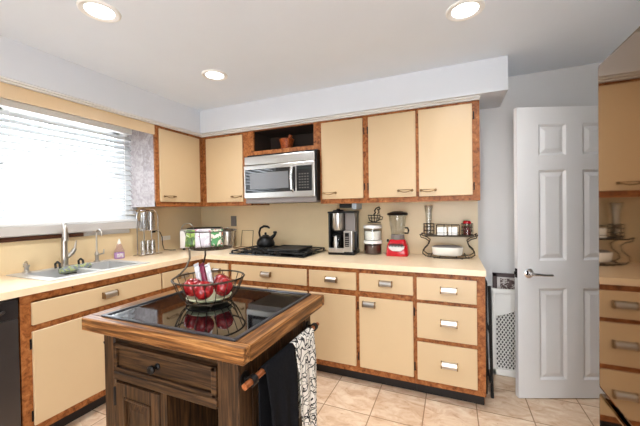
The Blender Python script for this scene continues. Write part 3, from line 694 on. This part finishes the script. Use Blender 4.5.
# blender
t = thing('blender', 'red-based blender with clear jar and black lid', 'blender', (2.325, -.145, CT))
def loft(secs, mat, name, parent, bev=.01):
    mb = MB()
    rings = []
    for z, hx, hy in secs:
        ring = []
        r = bev
        for cx, cy, a0 in ((hx-r, hy-r, 0), (-hx+r, hy-r, PI/2), (-hx+r, -hy+r, PI), (hx-r, -hy+r, 1.5*PI)):
            for i in range(4):
                a = a0+PI/2*i/3; ring.append(mb.bm.verts.new((cx+r*math.cos(a), cy+r*math.sin(a), z)))
        rings.append(ring)
    n = len(rings[0])
    for A, B in zip(rings, rings[1:]):
        for k in range(n): mb.bm.faces.new((A[k], A[(k+1) % n], B[(k+1) % n], B[k]))
    mb.bm.faces.new(rings[0][::-1]); mb.bm.faces.new(rings[-1])
    return mb.obj(name, mat, parent, smooth=True)
base = loft([(0, .088, .08), (.012, .092, .084), (.03, .09, .082), (.09, .08, .072), (.128, .066, .06), (.138, .056, .05)], 'red', 'base', t, .025)
mb = MB(); mb.T = Matrix.Translation((0, -.0795, .07)) @ Matrix.Rotation(math.radians(-9.5), 4, 'X')
mb.prism([(-.066, .018), (.066, .018), (.062, -.004), (.05, -.014), (.03, -.026), (-.03, -.026), (-.05, -.014), (-.062, -.004)], 'y', -.003, .002)
mb.obj('badge', 'paper', base)['label'] = 'silver badge'
mb = MB(); mb.T = Matrix.Translation((0, -.0765, .092)) @ Matrix.Rotation(math.radians(-9.5), 4, 'X')
for i, x in enumerate((-.058, -.034, -.010, .014, .038)):
    mb.box(x, x+.007, -.004, .002, -.014, .014).box(x+.012, x+.019, -.004, .002, -.014, .014).box(x, x+.019, -.004, .002, (.006 if i % 2 else -.004), (.014 if i % 2 else .004))
mb.obj('badge_lettering', 'mattblack', base)
MB().lathe([(0, .136), (.056, .136), (.058, .142), (.055, .17), (.057, .176), (0, .176)], (0, 0, 0), 28).obj('collar', 'greyplastic', t, smooth=True)
jar = MB().lathe([(.052, .176), (.056, .2), (.07, .30), (.074, .345), (.071, .345), (.067, .30), (.053, .2), (.048, .18), (0, .18)], (0, 0, 0), 28).obj('jar', 'sheer', t, smooth=True)
MB().tube([(.056, 0, .19), (.085, 0, .19), (.09, 0, .215), (.082, 0, .235), (.062, 0, .235)], .007, 8).obj('jar_handle', 'blackplastic', jar, smooth=True)
MB().lathe([(0, .343), (.085, .343), (.088, .352), (.082, .362), (.05, .37), (.045, .374), (0, .376)], (0, 0, 0), 28).obj('lid', 'blackplastic', t, smooth=True)
MB().cyl((-.088, -.02, .125), (-.075, -.02, .125), .012).obj('side_knob', 'mattblack', t)

# ------------------------------------------------------------------ wire shelf rack
t = thing('wire_shelf_rack', 'black wrought-iron two-tier shelf at the right end of the counter', 'rack', (2.722, -.145, CT))
mb = MB()
mb.box(-.175, .185, -.07, .07, .172, .180, .003)
mb.tube([(-.205, -.072, .188), (-.18, -.072, .176), (.19, -.072, .176), (.212, -.072, .19)], .005, 8).tube([(-.205, .072, .188), (-.18, .072, .176), (.19, .072, .176), (.212, .072, .19)], .005, 8)
mb.obj('upper_shelf', 'wire', t, smooth=True)
for sx in (-1, 1):
    for y in (-.07, .07):
        MB().tube([(sx*.21, y, .19), (sx*.20, y, .165), (sx*.165, y, .155), (sx*.14, y, .135), (sx*.15, y, .10), (sx*.185, y, .065), (sx*.19, y, .035), (sx*.165, y, .015), (sx*.13, y, .012), (sx*.12, y, .03)], .0042, 8).obj('scroll_leg', 'wire', t, smooth=True)
MB().tube([(-.15, -.07, .012), (-.06, -.085, .006), (.06, -.085, .006), (.15, -.07, .012), (.15, .07, .012), (-.15, .07, .012)], .005, 8, True).tube([(-.06, -.08, .008), (-.06, .07, .012)], .004).tube([(.06, -.08, .008), (.06, .07, .012)], .004).obj('lower_shelf', 'wire', t, smooth=True)
for x in (-.1, .1): MB().lathe([(0, 0), (.007, .002), (.007, .008), (0, .012)], (x, -.08, -.0005), 10).obj('foot', 'wire', t, smooth=True)
for x in (-.145, .140):
    mb = MB()
    for z in (.186, .215, .245, .272): mb.tube(arc((x, 0, z), .042, 0, 2*PI-2*PI/24, 23, 'xy'), .0022, 6, True)
    for k in range(10):
        a = 2*PI*k/10; mb.tube([(x+.042*math.cos(a), .042*math.sin(a), .182), (x+.042*math.cos(a), .042*math.sin(a), .272)], .0018, 6)
    mb.obj('wire_cup', 'wire', t, smooth=True)
mb = MB()
for z in (.20, .262):
    mb.tube([(-.085, -.05, z), (.085, -.05, z), (.085, .05, z), (-.085, .05, z)], .0022, 6, True)
for x in (-.085, -.0283, .0283, .085):
    mb.tube([(x, -.05, .18), (x, -.05, .262)], .0022, 6).tube([(x, .05, .18), (x, .05, .262)], .0022, 6)
mb.obj('centre_caddy', 'wire', t, smooth=True)
t = thing('glass_vase', 'tall clear fluted glass standing in the left wire cup', 'glass', (2.577, -.145, CT+.1805))
fl = [(.030, 0), (.024, .02), (.022, .10), (.026, .18), (.034, .235), (.0325, .235), (.0245, .18), (.0205, .10), (.022, .02), (0, .008), (0, 0), (.030, 0)]
MB().lathe(fl, (0, 0, 0), 20).obj('vessel', 'sheer', t, smooth=True)
MB().lathe([(.0325, .232), (.036, .236), (.0325, .239), (.0325, .232)], (0, 0, 0), 20).tube([(.006, 0, .01), (.012, .003, .225)], .003, 8).obj('straw', 'chrome', t, smooth=True)
for k, (x, wd, nme) in enumerate(((2.678, .072, 'left'), (2.758, .068, 'right'))):
    t2 = thing('paper_packet', 'cream paper packet in the centre caddy of the rack, %s one' % nme, 'packet', (x, -.145, CT+.1805), 0, 'packets in the rack caddy')
    MB().box(-wd/2, wd/2, -.035, .035, 0, .066, .004).obj('packet', 'offwhite', t2)
    MB().box(-wd/2+.004, wd/2-.004, -.0358, -.0345, .046, .05).obj('seal', 'white', t2)
t = thing('spice_jar', 'small glass jar of red flakes in the right wire cup', 'jar', (2.862, -.145, CT+.1805))
MB().lathe([(0, .004), (.027, .004), (.027, .07), (0, .07)], (0, 0, 0), 18).obj('contents', 'spice', t, smooth=True)
MB().lathe([(0, 0), (.03, 0), (.03, .085), (.026, .092), (.0285, .085), (.0285, .002), (0, .002)], (0, 0, 0), 18).obj('jar', 'sheer', t, smooth=True)
MB().lathe([(0, .09), (.03, .09), (.03, .105), (.022, .115), (0, .117)], (0, 0, 0), 18).obj('lid', 'red', t, smooth=True)
t = thing('casserole_dish', 'white oval ceramic dish on the lower tier of the rack', 'dish', (2.715, -.145, CT+.0175))
def oval(prof, mat, name, p): return MB().lathe(prof, (0, 0, 0), 36, 1, .58).obj(name, mat, p, smooth=True)
oval([(0, 0), (.10, 0), (.112, .01), (.118, .06), (.118, .066), (.112, .066), (.108, .03), (.10, .012), (0, .012)], 'offwhite', 'dish', t)
oval([(0, .062), (.111, .062), (.111, .07), (.09, .077), (0, .08)], 'greyplastic', 'cover', t)

# ================================================================== ISLAND
t = thing('kitchen_island', 'small dark oak kitchen island with black glass inset top', 'island', (1.78, -1.76, 0))
IX0, IX1, IY0, IY1 = 1.454, 2.121, -2.04, -1.49
TX0, TX1, TY0, TY1 = 1.388, 2.175, -2.083, -1.447
g0, g1, h0, h1 = 1.462, 2.112, -2.044, -1.478
for (a, b) in ((TY0, h0), (h1, TY1)): MB().box(TX0, TX1, a, b, .851, .903, .003, 1).obj('top_board', 'islandtop', t, world=True)
for (a, b) in ((TX0, g0), (g1, TX1)): MB().box(a, b, h0, h1, .851, .903).obj('top_rail', 'islandtop_y', t, world=True)
gl_ = MB().box(g0, g1, h0, h1, .855, .9045).obj('glass_inset', 'blackglass', t, world=True)
bz = MB()
for (a, b, c_, d_) in ((g0-.006, g1+.006, h0-.006, h0+.010), (g0-.006, g1+.006, h1-.010, h1+.006), (g0-.006, g0+.010, h0, h1), (g1-.010, g1+.006, h0, h1)): bz.box(a, b, c_, d_, .9025, .9095, .002, 1)
bz.obj('inset_bezel', plain('bezel_dark_grey', (58, 58, 62), .3, .5), gl_, world=True)
for (x0, x1) in ((IX0, IX0+.066), (IX1-.088, IX1)):
    for (y0, y1) in ((IY0, IY0+.066), (IY1-.066, IY1)):
        MB().box(x0, x1, y0, y1, 0, .851, .004, 1).obj('leg', 'island', t, world=True)
MB().box(IX0+.012, IX0+.027, IY0+.06, IY1-.06, .07, .85).obj('side_panel', 'island', t, world=True)
sp = MB().box(IX1-.03, IX1-.015, IY0+.06, IY1-.06, .07, .85)
for k in range(4): sp.box(IX1-.016, IX1-.012, IY0+.09+k*.1, IY0+.17+k*.1, .1, .84, .002, 1)
sp.obj('side_panel', 'island', t, world=True)
MB().box(IX0+.06, IX1-.08, IY1-.03, IY1-.015, .07, .85).obj('back_panel', 'island', t, world=True)
MB().box(IX0+.03, IX1-.03, IY0+.03, IY1-.03, .07, .09).obj('bottom_shelf', 'island_h', t, world=True)
MB().box(IX0+.066, IX1-.088, IY0+.01, IY0+.04, .808, .851).obj('top_apron', 'island_h', t, world=True)
dr = MB().box(1.523, 2.036, IY0+.004, IY0+.03, .70, .806, .002, 1)
for (a, b, c_, d_) in ((1.523, 2.036, .70, .716), (1.523, 2.036, .788, .806), (1.523, 1.541, .70, .806), (2.014, 2.036, .70, .806)): dr.box(a, b, IY0-.008, IY0+.006, c_, d_, .004, 2)
dr = dr.obj('drawer', 'island_h', t, world=True)
kn = MB(); kn.T = Matrix.Translation((1.755, IY0+.004, .752)) @ Matrix.Rotation(PI/2, 4, 'X')
kn.lathe([(0, 0), (.012, 0), (.012, .004), (.007, .008), (.0065, .018), (.015, .024), (.016, .031), (.011, .037), (0, .038)], (0, 0, 0), 18)
kn.obj('knob', 'iron', dr, world=True, smooth=True)
MB().box(1.521, 2.038, IY0-.010, IY0+.03, .664, .698, .010, 3).obj('middle_rail', 'island_h', t, world=True)
dd = MB().box(1.528, 1.768, IY0+.004, IY0+.016, .10, .652)
for (a, b, c_, d_) in ((1.528, 1.573, .10, .652), (1.722, 1.768, .10, .652), (1.573, 1.722, .602, .652), (1.573, 1.722, .10, .15)): dd.box(a, b, IY0-.004, IY0+.005, c_, d_, .002, 1)
for (a, b, c_, d_) in ((1.573, 1.583, .15, .602), (1.712, 1.722, .15, .602), (1.583, 1.712, .592, .602), (1.583, 1.712, .15, .16)): dd.box(a, b, IY0-.009, IY0+.005, c_, d_, .004, 2)
dd.raised(1.592, 1.703, .17, .583, IY0+.004, .022, .008)
dd = dd.obj('door', 'island', t, world=True)
MB().cyl((1.5235, IY0-.004, .56), (1.5235, IY0-.004, .63), .0055, seg=10).obj('hinge', 'iron', dd, world=True)
MB().box(1.770, 1.802, IY0, IY1-.03, .09, .664).obj('divider', 'island', t, world=True)
MB().box(1.802, 2.098, IY0+.03, IY1-.03, .36, .378).obj('shelf', 'island_h', t, world=True)
MB().box(1.523, 2.04, IY0+.002, IY0+.03, .04, .098).obj('bottom_rail', 'island_h', t, world=True)
# towel bars on both sides
X, bx = IX1, IX1+.032
b = MB().cyl((bx, IY0-.012, .768), (bx, IY1+.005, .768), .0105, seg=16).obj('towel_bar', 'dowel', t, world=True, smooth=True)
for y in (IY0+.03, IY1-.035):
    m = MB().cyl((X, y, .768), (X+.005, y, .768), .024, seg=16).cyl((X+.004, y, .768), (bx-.008, y, .768), .008, seg=10)
    m.T = Matrix.Translation((bx, y, .768)) @ Matrix.Rotation(PI/2, 4, 'X')
    m.lathe([(.0125, -.011), (.0175, -.011), (.0175, .011), (.0125, .011), (.0125, -.011)], (0, 0, 0), 18)
    m.obj('bracket', 'iron', b, world=True, smooth=True)
m = MB().box(IX0-.005, IX0, IY0+.012, IY0+.05, .73, .81, .002).tube([(IX0-.003, IY0+.03, .775), (IX0-.028, IY0+.03, .768), (IX0-.034, IY0+.03, .785)], [.007, .008, .010], 10)
m.obj('side_hook', 'iron', t, world=True, smooth=True)
# towels draped over the right-hand bar
def towel(name, label, mat, y0, y1, zb_out, zb_in, amp, ph):
    bx, bz, r = IX1+.032, .768, .0135
    path = [(bx-.0135, zb_in + (bz-zb_in)*i/10) for i in range(11)]
    path += [(bx+r*math.cos(a), bz+r*math.sin(a)) for a in [PI-PI*k/8 for k in range(1, 8)]]
    path += [(bx+.015+.012*min(1, i/6), bz-(bz-zb_out)*i/22) for i in range(23)]
    n = 24; bm = bmesh.new(); G = []
    for j in range(n+1):
        row = []
        for i, (x, z) in enumerate(path):
            fall = max(0, (i-18)/22)
            y = y0+(y1-y0)*j/n
            y = (y0+y1)/2+(y-(y0+y1)/2)*(1-.12*fall)
            dx = amp*fall*(1+math.sin(ph+j*PI*5/n)) if i > 17 else 0
            row.append(bm.verts.new((x+dx, y, z-.012*fall*math.sin(j*.7+ph))))
        G.append(row)
    for j in range(n):
        for i in range(len(path)-1): bm.faces.new((G[j][i], G[j][i+1], G[j+1][i+1], G[j+1][i]))
    mb = MB(); mb.bm.free(); mb.bm = bm
    o = mb.obj(name, mat, smooth=True, auto=False)
    s = o.modifiers.new('thick', 'SOLIDIFY'); s.thickness = .003; s.offset = 1
    return tag(o, label, 'towel', None)
towel('dish_towel', 'plain black towel hanging on the island towel bar', 'towel', -1.955, -1.75, .33, .45, .012, .4)
towel('dish_towel', 'white towel with black scroll pattern on the island towel bar', 'swirl', -1.742, -1.565, .32, .42, .008, 1.8)

# ------------------------------------------------------------------ fruit basket stand
bc = Vector((1.731, -1.742, .905))
t = thing('fruit_basket_stand', 'black two-tier wire fruit basket standing on the island', 'fruit basket', bc)
def ring(r, z, n=40, cx=0, cy=0): return arc((cx, cy, z), r, 0, 2*PI-2*PI/n, n-1, 'xy')
mb = MB().tube(ring(.155, .112), .004, 8, True).tube(ring(.098, .012), .0035, 8, True)
for k in range(20):
    a = 2*PI*k/20
    mb.tube([(r*math.cos(a), r*math.sin(a), z) for r, z in ((.098, .012), (.12, .035), (.138, .07), (.155, .112))], .002, 6)
for k in range(4):
    a = PI/4+PI/2*k; mb.lathe([(0, 0), (.008, .003), (.008, .009), (0, .012)], (.093*math.cos(a), .093*math.sin(a), 0), 10)
mb.obj('lower_basket', 'wire', t, smooth=True)
uc = (.008, .008)
mb = MB().tube(ring(.112, .325, 40, *uc), .0025, 8, True).tube(ring(.09, .246, 40, *uc), .0025, 8, True)
for k in range(15):
    a = 2*PI*k/15
    mb.tube([(uc[0]+r*math.cos(a), uc[1]+r*math.sin(a), z) for r, z in ((.09, .246), (.103, .28), (.112, .325))], .0013, 6)
for k in range(-3, 4):
    y = k*.024; xx = math.sqrt(.09**2-y*y); mb.tube([(uc[0]-xx, uc[1]+y, .246), (uc[0]+xx, uc[1]+y, .246)], .0018, 6)
mb.obj('upper_basket', 'wire', t, smooth=True)
for a, b, c in ((math.radians(223.5), math.radians(215), math.radians(157.5)), (math.radians(157.5), math.radians(150), math.radians(200))):
    p0 = Vector((.155*math.cos(a), .155*math.sin(a), .112))
    q = Vector((uc[0]+.094*math.cos(b), uc[1]+.094*math.sin(b), .246)); e = Vector((uc[0]+.114*math.cos(c), uc[1]+.114*math.sin(c), .325))
    v = (q-p0); o_ = Vector((v.x, v.y, 0))*1.0
    MB().tube([p0, p0+o_*.45+Vector((0, 0, .022)), p0+o_*.82+Vector((0, 0, .052)), p0+o_*1.02+Vector((0, 0, .09)), q, q.lerp(e, .5), e], .0042, 8).obj('arm', 'wire', t, smooth=True)
tag(MB().lathe([(0, 0), (.07, 0), (.092, .006), (.1, .014), (.098, .016), (.07, .009), (0, .006)], (bc.x, bc.y, bc.z+.0165), 36).obj('fruit_plate', 'plate', smooth=True), 'pale green plate under the apples in the lower basket', 'plate')
# apples
def apple_proto():
    g = thing('apple', '', 'apple', (0, 0, 0), 0, 'apples in the wire basket')
    pr = [(0, .010), (.012, .003), (.022, .002), (.034, .012), (.042, .034), (.043, .05), (.037, .066), (.024, .076), (.012, .074), (.004, .066), (0, .063)]
    bdy = MB().lathe(pr, (0, 0, 0), 24).obj('body', 'apple', g, smooth=True, auto=False)
    MB().tube([(0, 0, .062), (.002, 0, .074), (.006, .002, .086)], [.0016, .0018, .0024], 6).obj('stem', 'stem', bdy, smooth=True)
    return g
ap = apple_proto()
AP = [((1.682, -1.792), 'dark red apple at the left end of the wire basket', .4, (.2, .1)), ((1.768, -1.818), 'red apple at the front middle of the wire basket', 1.3, (.9, -.2)),
      ((1.808, -1.738), 'red apple at the right end of the wire basket', 2.4, (.5, .6)), ((1.738, -1.672), 'red apple at the back of the wire basket behind the others', 3.4, (.2, -.4)),
      ((1.655, -1.705), 'red apple at the back left behind the snack bars', .9, (.3, .3))]
for k, ((x, y), lb, rz, tl) in enumerate(AP):
    z = bc.z+.0325+.043-.041
    if k == 0: o = ap; o['label'] = lb
    else: o = copy_thing(ap, (0, 0, 0), 0, lb)
    Rm = Matrix.Rotation(rz, 4, 'Z') @ Matrix.Rotation(tl[0], 4, 'X') @ Matrix.Rotation(tl[1], 4, 'Y')
    c = Vector((x, y, bc.z+.072)); o.rotation_euler = Rm.to_euler(); o.location = c - (Rm @ Vector((0, 0, .036))); o.scale = (.94, .94, .94)
# snack bars
def flatpack(name, label, cat, group, mat, loc, rx, ry, rz, w, h, th=.012, crimp=True):
    g = thing(name, label, cat, loc, 0, group); g.rotation_euler = (rx, ry, rz)
    mb = MB(); nx, nz = 6, 8; gr_ = {}
    for sgn in (-1, 1):
        for i in range(nx+1):
            for j in range(nz+1):
                u, v = i/nx*2-1, j/nz*2-1
                b = (1-u**4)*(1-v**6)
                key = (sgn, i, j) if b > 1e-6 else (0, i, j)
                if key not in gr_: gr_[key] = mb.bm.verts.new((u*w/2, sgn*th/2*b, (v+1)*h/2))
    def gv(sg, i, j): return gr_.get((sg, i, j)) or gr_[(0, i, j)]
    for sgn in (-1, 1):
        for i in range(nx):
            for j in range(nz):
                try: mb.bm.faces.new((gv(sgn, i, j), gv(sgn, i+1, j), gv(sgn, i+1, j+1), gv(sgn, i, j+1)))
                except ValueError: pass
    mb.obj('wrapper', mat, g, smooth=True, auto=False)
    MB().box(-w/2, w/2, -.0012, .0012, h, h+.008).obj('crimped_end', mat, g)
    return g
for k, (x, mat, lb) in enumerate(((1.672, 'bar_white', 'silver wrapped snack bar leaning in the fruit basket, leftmost'), (1.700, 'bar_maroon', 'maroon wrapped snack bar between the two silver ones'), (1.730, 'bar_white', 'silver wrapped snack bar right of the maroon one'))):
    flatpack('snack_bar', lb, 'snack bar', 'snack bars in the fruit basket', mat, (x+.018, -1.757+.004*k, bc.z+.085), math.radians(-12), math.radians(-20), .2, .027, .085, .016)
# bags in the upper basket
ub = bc+Vector((uc[0], uc[1], .251))
for x, y, mat, lb, rz, w, h in ((-.052, -.062, 'bag_green', 'green and white snack bag at the left of the upper basket', .55, .06, .07),
                        (.012, -.062, 'bag_white', 'white and pink snack bag in the upper basket beside the green one', .75, .066, .075),
                        (.044, -.016, 'bag_orange', 'orange and green snack bag at the right of the upper basket', .8, .06, .07),
                        (-.03, .012, 'bag_blue', 'silver-blue snack bag at the back of the upper basket', .7, .06, .062)):
    flatpack('snack_bag', lb, 'snack bag', 'snack bags in the upper basket', mat, ub+Vector((x, y, .003)), math.radians(-14), 0, rz, w, h, .022)

# ================================================================== RIGHT SIDE
# refrigerator: mirror-dark front faces the room
t = thing('refrigerator', 'tall dark mirror-finish refrigerator at the right edge', 'refrigerator', (3.52, -2.06, 0))
FX = 3.172; FY0, FY1 = -2.52, -1.607
MB().box(FX+.075, XRW-.03, FY0+.005, FY1-.005, .03, 1.735, .004).obj('case', 'fridgebody', t, world=True)
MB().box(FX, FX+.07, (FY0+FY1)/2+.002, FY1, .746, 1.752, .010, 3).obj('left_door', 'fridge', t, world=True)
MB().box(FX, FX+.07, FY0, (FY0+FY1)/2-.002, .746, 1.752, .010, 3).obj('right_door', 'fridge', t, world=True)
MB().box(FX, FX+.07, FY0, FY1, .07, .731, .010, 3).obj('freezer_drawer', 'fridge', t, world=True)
MB().box(FX+.03, FX+.09, FY0+.01, FY1-.01, .715, .755).obj('door_gap', 'mattblack', t, world=True)
for y in (FY0+.06, FY1-.06): MB().cyl((FX+.12, y, 0), (FX+.12, y, .05), .02).obj('foot', 'mattblack', t, world=True)
MB().box(FX+.02, FX+.1, FY0+.02, FY1-.02, .03, .07).obj('kick_plate', 'mattblack', t, world=True)

# open six-panel door
ang = math.atan2(.2, .504)
W_, H_, TH = .76, 1.985, .036
dr = MB()
px = [(.142, .326), (.434, .618)]; pz = [(.131, .757), (.946, 1.562), (1.659, 1.87)]
dr.box(0, W_, .011, TH-.011, .006, H_)
xs = [(0, .142), (.326, .434), (.618, W_)]
for (a, b) in xs:
    for (y0, y1) in ((0, .0112), (TH-.0112, TH)): dr.box(a, b, y0, y1, .006, H_)
zs = [(.006, .131), (.757, .946), (1.562, 1.659), (1.87, H_)]
for (a, b) in zs:
    for (u0, u1) in px:
        for (y0, y1) in ((0, .0112), (TH-.0112, TH)): dr.box(u0, u1, y0, y1, a, b)
for (u0, u1) in px:
    for (a, b) in pz:
        # sloped sticking round the panel, then the raised field
        o = [(u0, a), (u1, a), (u1, b), (u0, b)]; i_ = [(u0+.016, a+.016), (u1-.016, a+.016), (u1-.016, b-.016), (u0+.016, b-.016)]
        vo = [dr.bm.verts.new((x, .0, z)) for x, z in o]; vi = [dr.bm.verts.new((x, .0108, z)) for x, z in i_]
        for k in range(4): dr.bm.faces.new((vo[k], vo[(k+1) % 4], vi[(k+1) % 4], vi[k]))
        dr.raised(u0+.02, u1-.02, a+.02, b-.02, .0108, .026, .0085)
do = dr.obj('door_1', 'door', None)
mn = Vector(do.location)
do.data.transform(Matrix.Translation(mn)); do.location = (3.162, -.382, 0); do.rotation_euler = (0, 0, ang)
tag(do, 'white six-panel door standing open beside the back wall', 'door', None, 'structure')
h = MB(); h.T = Matrix.Translation((.072, 0, .862)) @ Matrix.Rotation(PI/2, 4, 'X')
h.lathe([(0, 0), (.033, 0), (.033, .006), (.026, .012), (.012, .016), (.011, .045), (0, .046)], (0, 0, 0), 24)
h.T = Matrix(); h.tube([(.068, -.045, .862), (.10, -.05, .862), (.15, -.048, .857), (.20, -.046, .855)], [.013, .011, .009, .008], 12)
h.obj('lever_handle', 'chrome', do, smooth=True)
MB().box(-.002, .0, .006, .03, .83, .892).box(-.012, -.001, .010, .026, .85, .872, .003).obj('latch_plate', 'iron', do)
for z in (.25, 1.0, 1.75): MB().cyl((W_+.004, 0, z-.045), (W_+.004, 0, z+.045), .007, seg=10).obj('hinge', 'nickel', do)

# lattice gate leaning by the wall
t = thing('lattice_gate', 'white pet gate with diagonal lattice behind the open door', 'gate', (3.22, -.085, 0))
gx0, gx1, gt = 3.035, 3.46, .68
mb = MB()
mb.box(gx0, gx0+.028, -.10, -.07, .005, gt, .006).box(gx1-.028, gx1, -.10, -.07, .005, gt, .006).box(gx0, gx1, -.10, -.07, .005, .055, .006)
n = 16
ptop = [(gx0+.028+(gx1-gx0-.056)*i/n, .50+.03*math.cos(2*PI*i/n*1.0+PI)*1.0) for i in range(n+1)]
mb.prism([(gx0+.02, gt-.03)]+[(gx0+.02, .49)]+ptop+[(gx1-.02, .49), (gx1-.02, gt-.03)], 'y', -.098, -.072)
mb.box(gx0, gx1, -.102, -.068, gt-.035, gt-.002, .006)
mb.obj('frame', 'white', t, world=True)
lt = MB()
for sgn in (-1, 1):
    x = gx0-.6
    while x < gx1+.6:
        # clip each slat to the opening
        pts = []
        for z in [.05+.47*k/40 for k in range(41)]:
            xx = x+sgn*(z-.05)*.62
            if gx0+.02 < xx < gx1-.02: pts.append((xx, -.085+.003*sgn, z))
        if len(pts) > 2: lt.tube([pts[0], pts[-1]], .0042, 6)
        x += .024
lt.obj('lattice', 'white', t, world=True)
MB().box(gx0+.01, gx1-.01, -.060, -.056, .03, .52).obj('backing_mesh', plain('gate_dark_grey_mesh', (92, 88, 86), .8), t, world=True)  # plain dark grey sheet set behind the lattice
# framed print
t = thing('framed_print', 'dark-framed floral print showing above the lattice gate', 'picture', (3.22, -.012, .46))
mb = MB()
for (a, b, c_, d_) in ((-.172, .172, .30, .33), (-.172, .172, 0, .03), (-.172, -.142, 0, .33), (.142, .172, 0, .33)): mb.box(a, b, -.024, -.002, c_, d_, .003, 1)
mb.obj('frame', 'frame', t)
MB().box(-.145, .145, -.010, -.003, .02, .31).obj('mat', 'paper', t)
MB().box(-.12, .12, -.012, -.0098, .05, .288).obj('print', 'print', t)
# folded tray table beside the cabinet end
t = thing('folded_tray_table', 'folded dark tray table standing between the cabinets and the gate', 'folding table', (2.99, -.42, 0))
for (a, b) in (((2.972, -.56, .80), (2.998, -.43, .008)), ((2.962, -.46, .80), (2.964, -.385, .008)), ((2.972, -.18, .80), (2.998, -.12, .008)), ((2.962, -.15, .80), (2.964, -.2, .008))):
    MB().tube([a, b], .0095, 8).cyl((b[0], b[1], 0), (b[0], b[1], .03), .011, seg=10).obj('leg', 'mattblack', t, world=True, smooth=True)
for z in (.12, .45): MB().tube([(2.985, -.46 if z < .3 else -.5, z), (2.985, -.14, z)], .007, 8).obj('crossbar', 'mattblack', t, world=True, smooth=True)
MB().box(2.952, 2.966, -.50, -.10, .30, .82, .004).obj('tray', 'mattblack', t, world=True)

# ================================================================== CEILING LAMPS
LAMPS = [(1.132, -1.823, 'recessed ceiling lamp nearest the window, large at top left'), (1.13, -1.0, 'recessed ceiling lamp nearest the back cabinets, in front of the microwave'),
         (2.825, -1.06, 'recessed ceiling lamp at the top right, near the door'), (2.825, -2.2, 'unseen recessed lamp added as fill above the refrigerator front'),
         (2.825, -3.4, 'unseen recessed lamp added as fill near the rear wall on the right'), (1.13, -4.0, 'unseen recessed lamp added as fill near the rear wall on the left')]  # last three lamps are out of view, added as fill light
proto = None
for i, (x, y, lb) in enumerate(LAMPS):
    if proto is None:
        proto = thing('recessed_lamp', lb, 'ceiling lamp', (x, y, ZC), 0, 'recessed ceiling lamps')
        MB().lathe([(.062, -.002), (.068, -.007), (.086, -.009), (.092, -.005), (.093, 0), (.062, -.002)], (0, 0, 0), 36).obj('trim_ring', 'dent', proto, smooth=True)
        MB().lathe([(0, -.004), (.064, -.004), (.064, -.001), (0, -.001)], (0, 0, 0), 36).obj('lens', 'lens', proto)
        o = proto
    else:
        o = copy_thing(proto, (x, y, ZC), 0, lb)
    L = bpy.data.lights.new('recessed_lamp_light', 'AREA'); L.shape = 'DISK'; L.size = .13; L.energy = LAMP_W; L.color = (.96, .98, 1); L.spread = math.radians(150)
    lo = bpy.data.objects.new('recessed_lamp_light', L); C.objects.link(lo); lo.location = (x, y, ZC-.012)
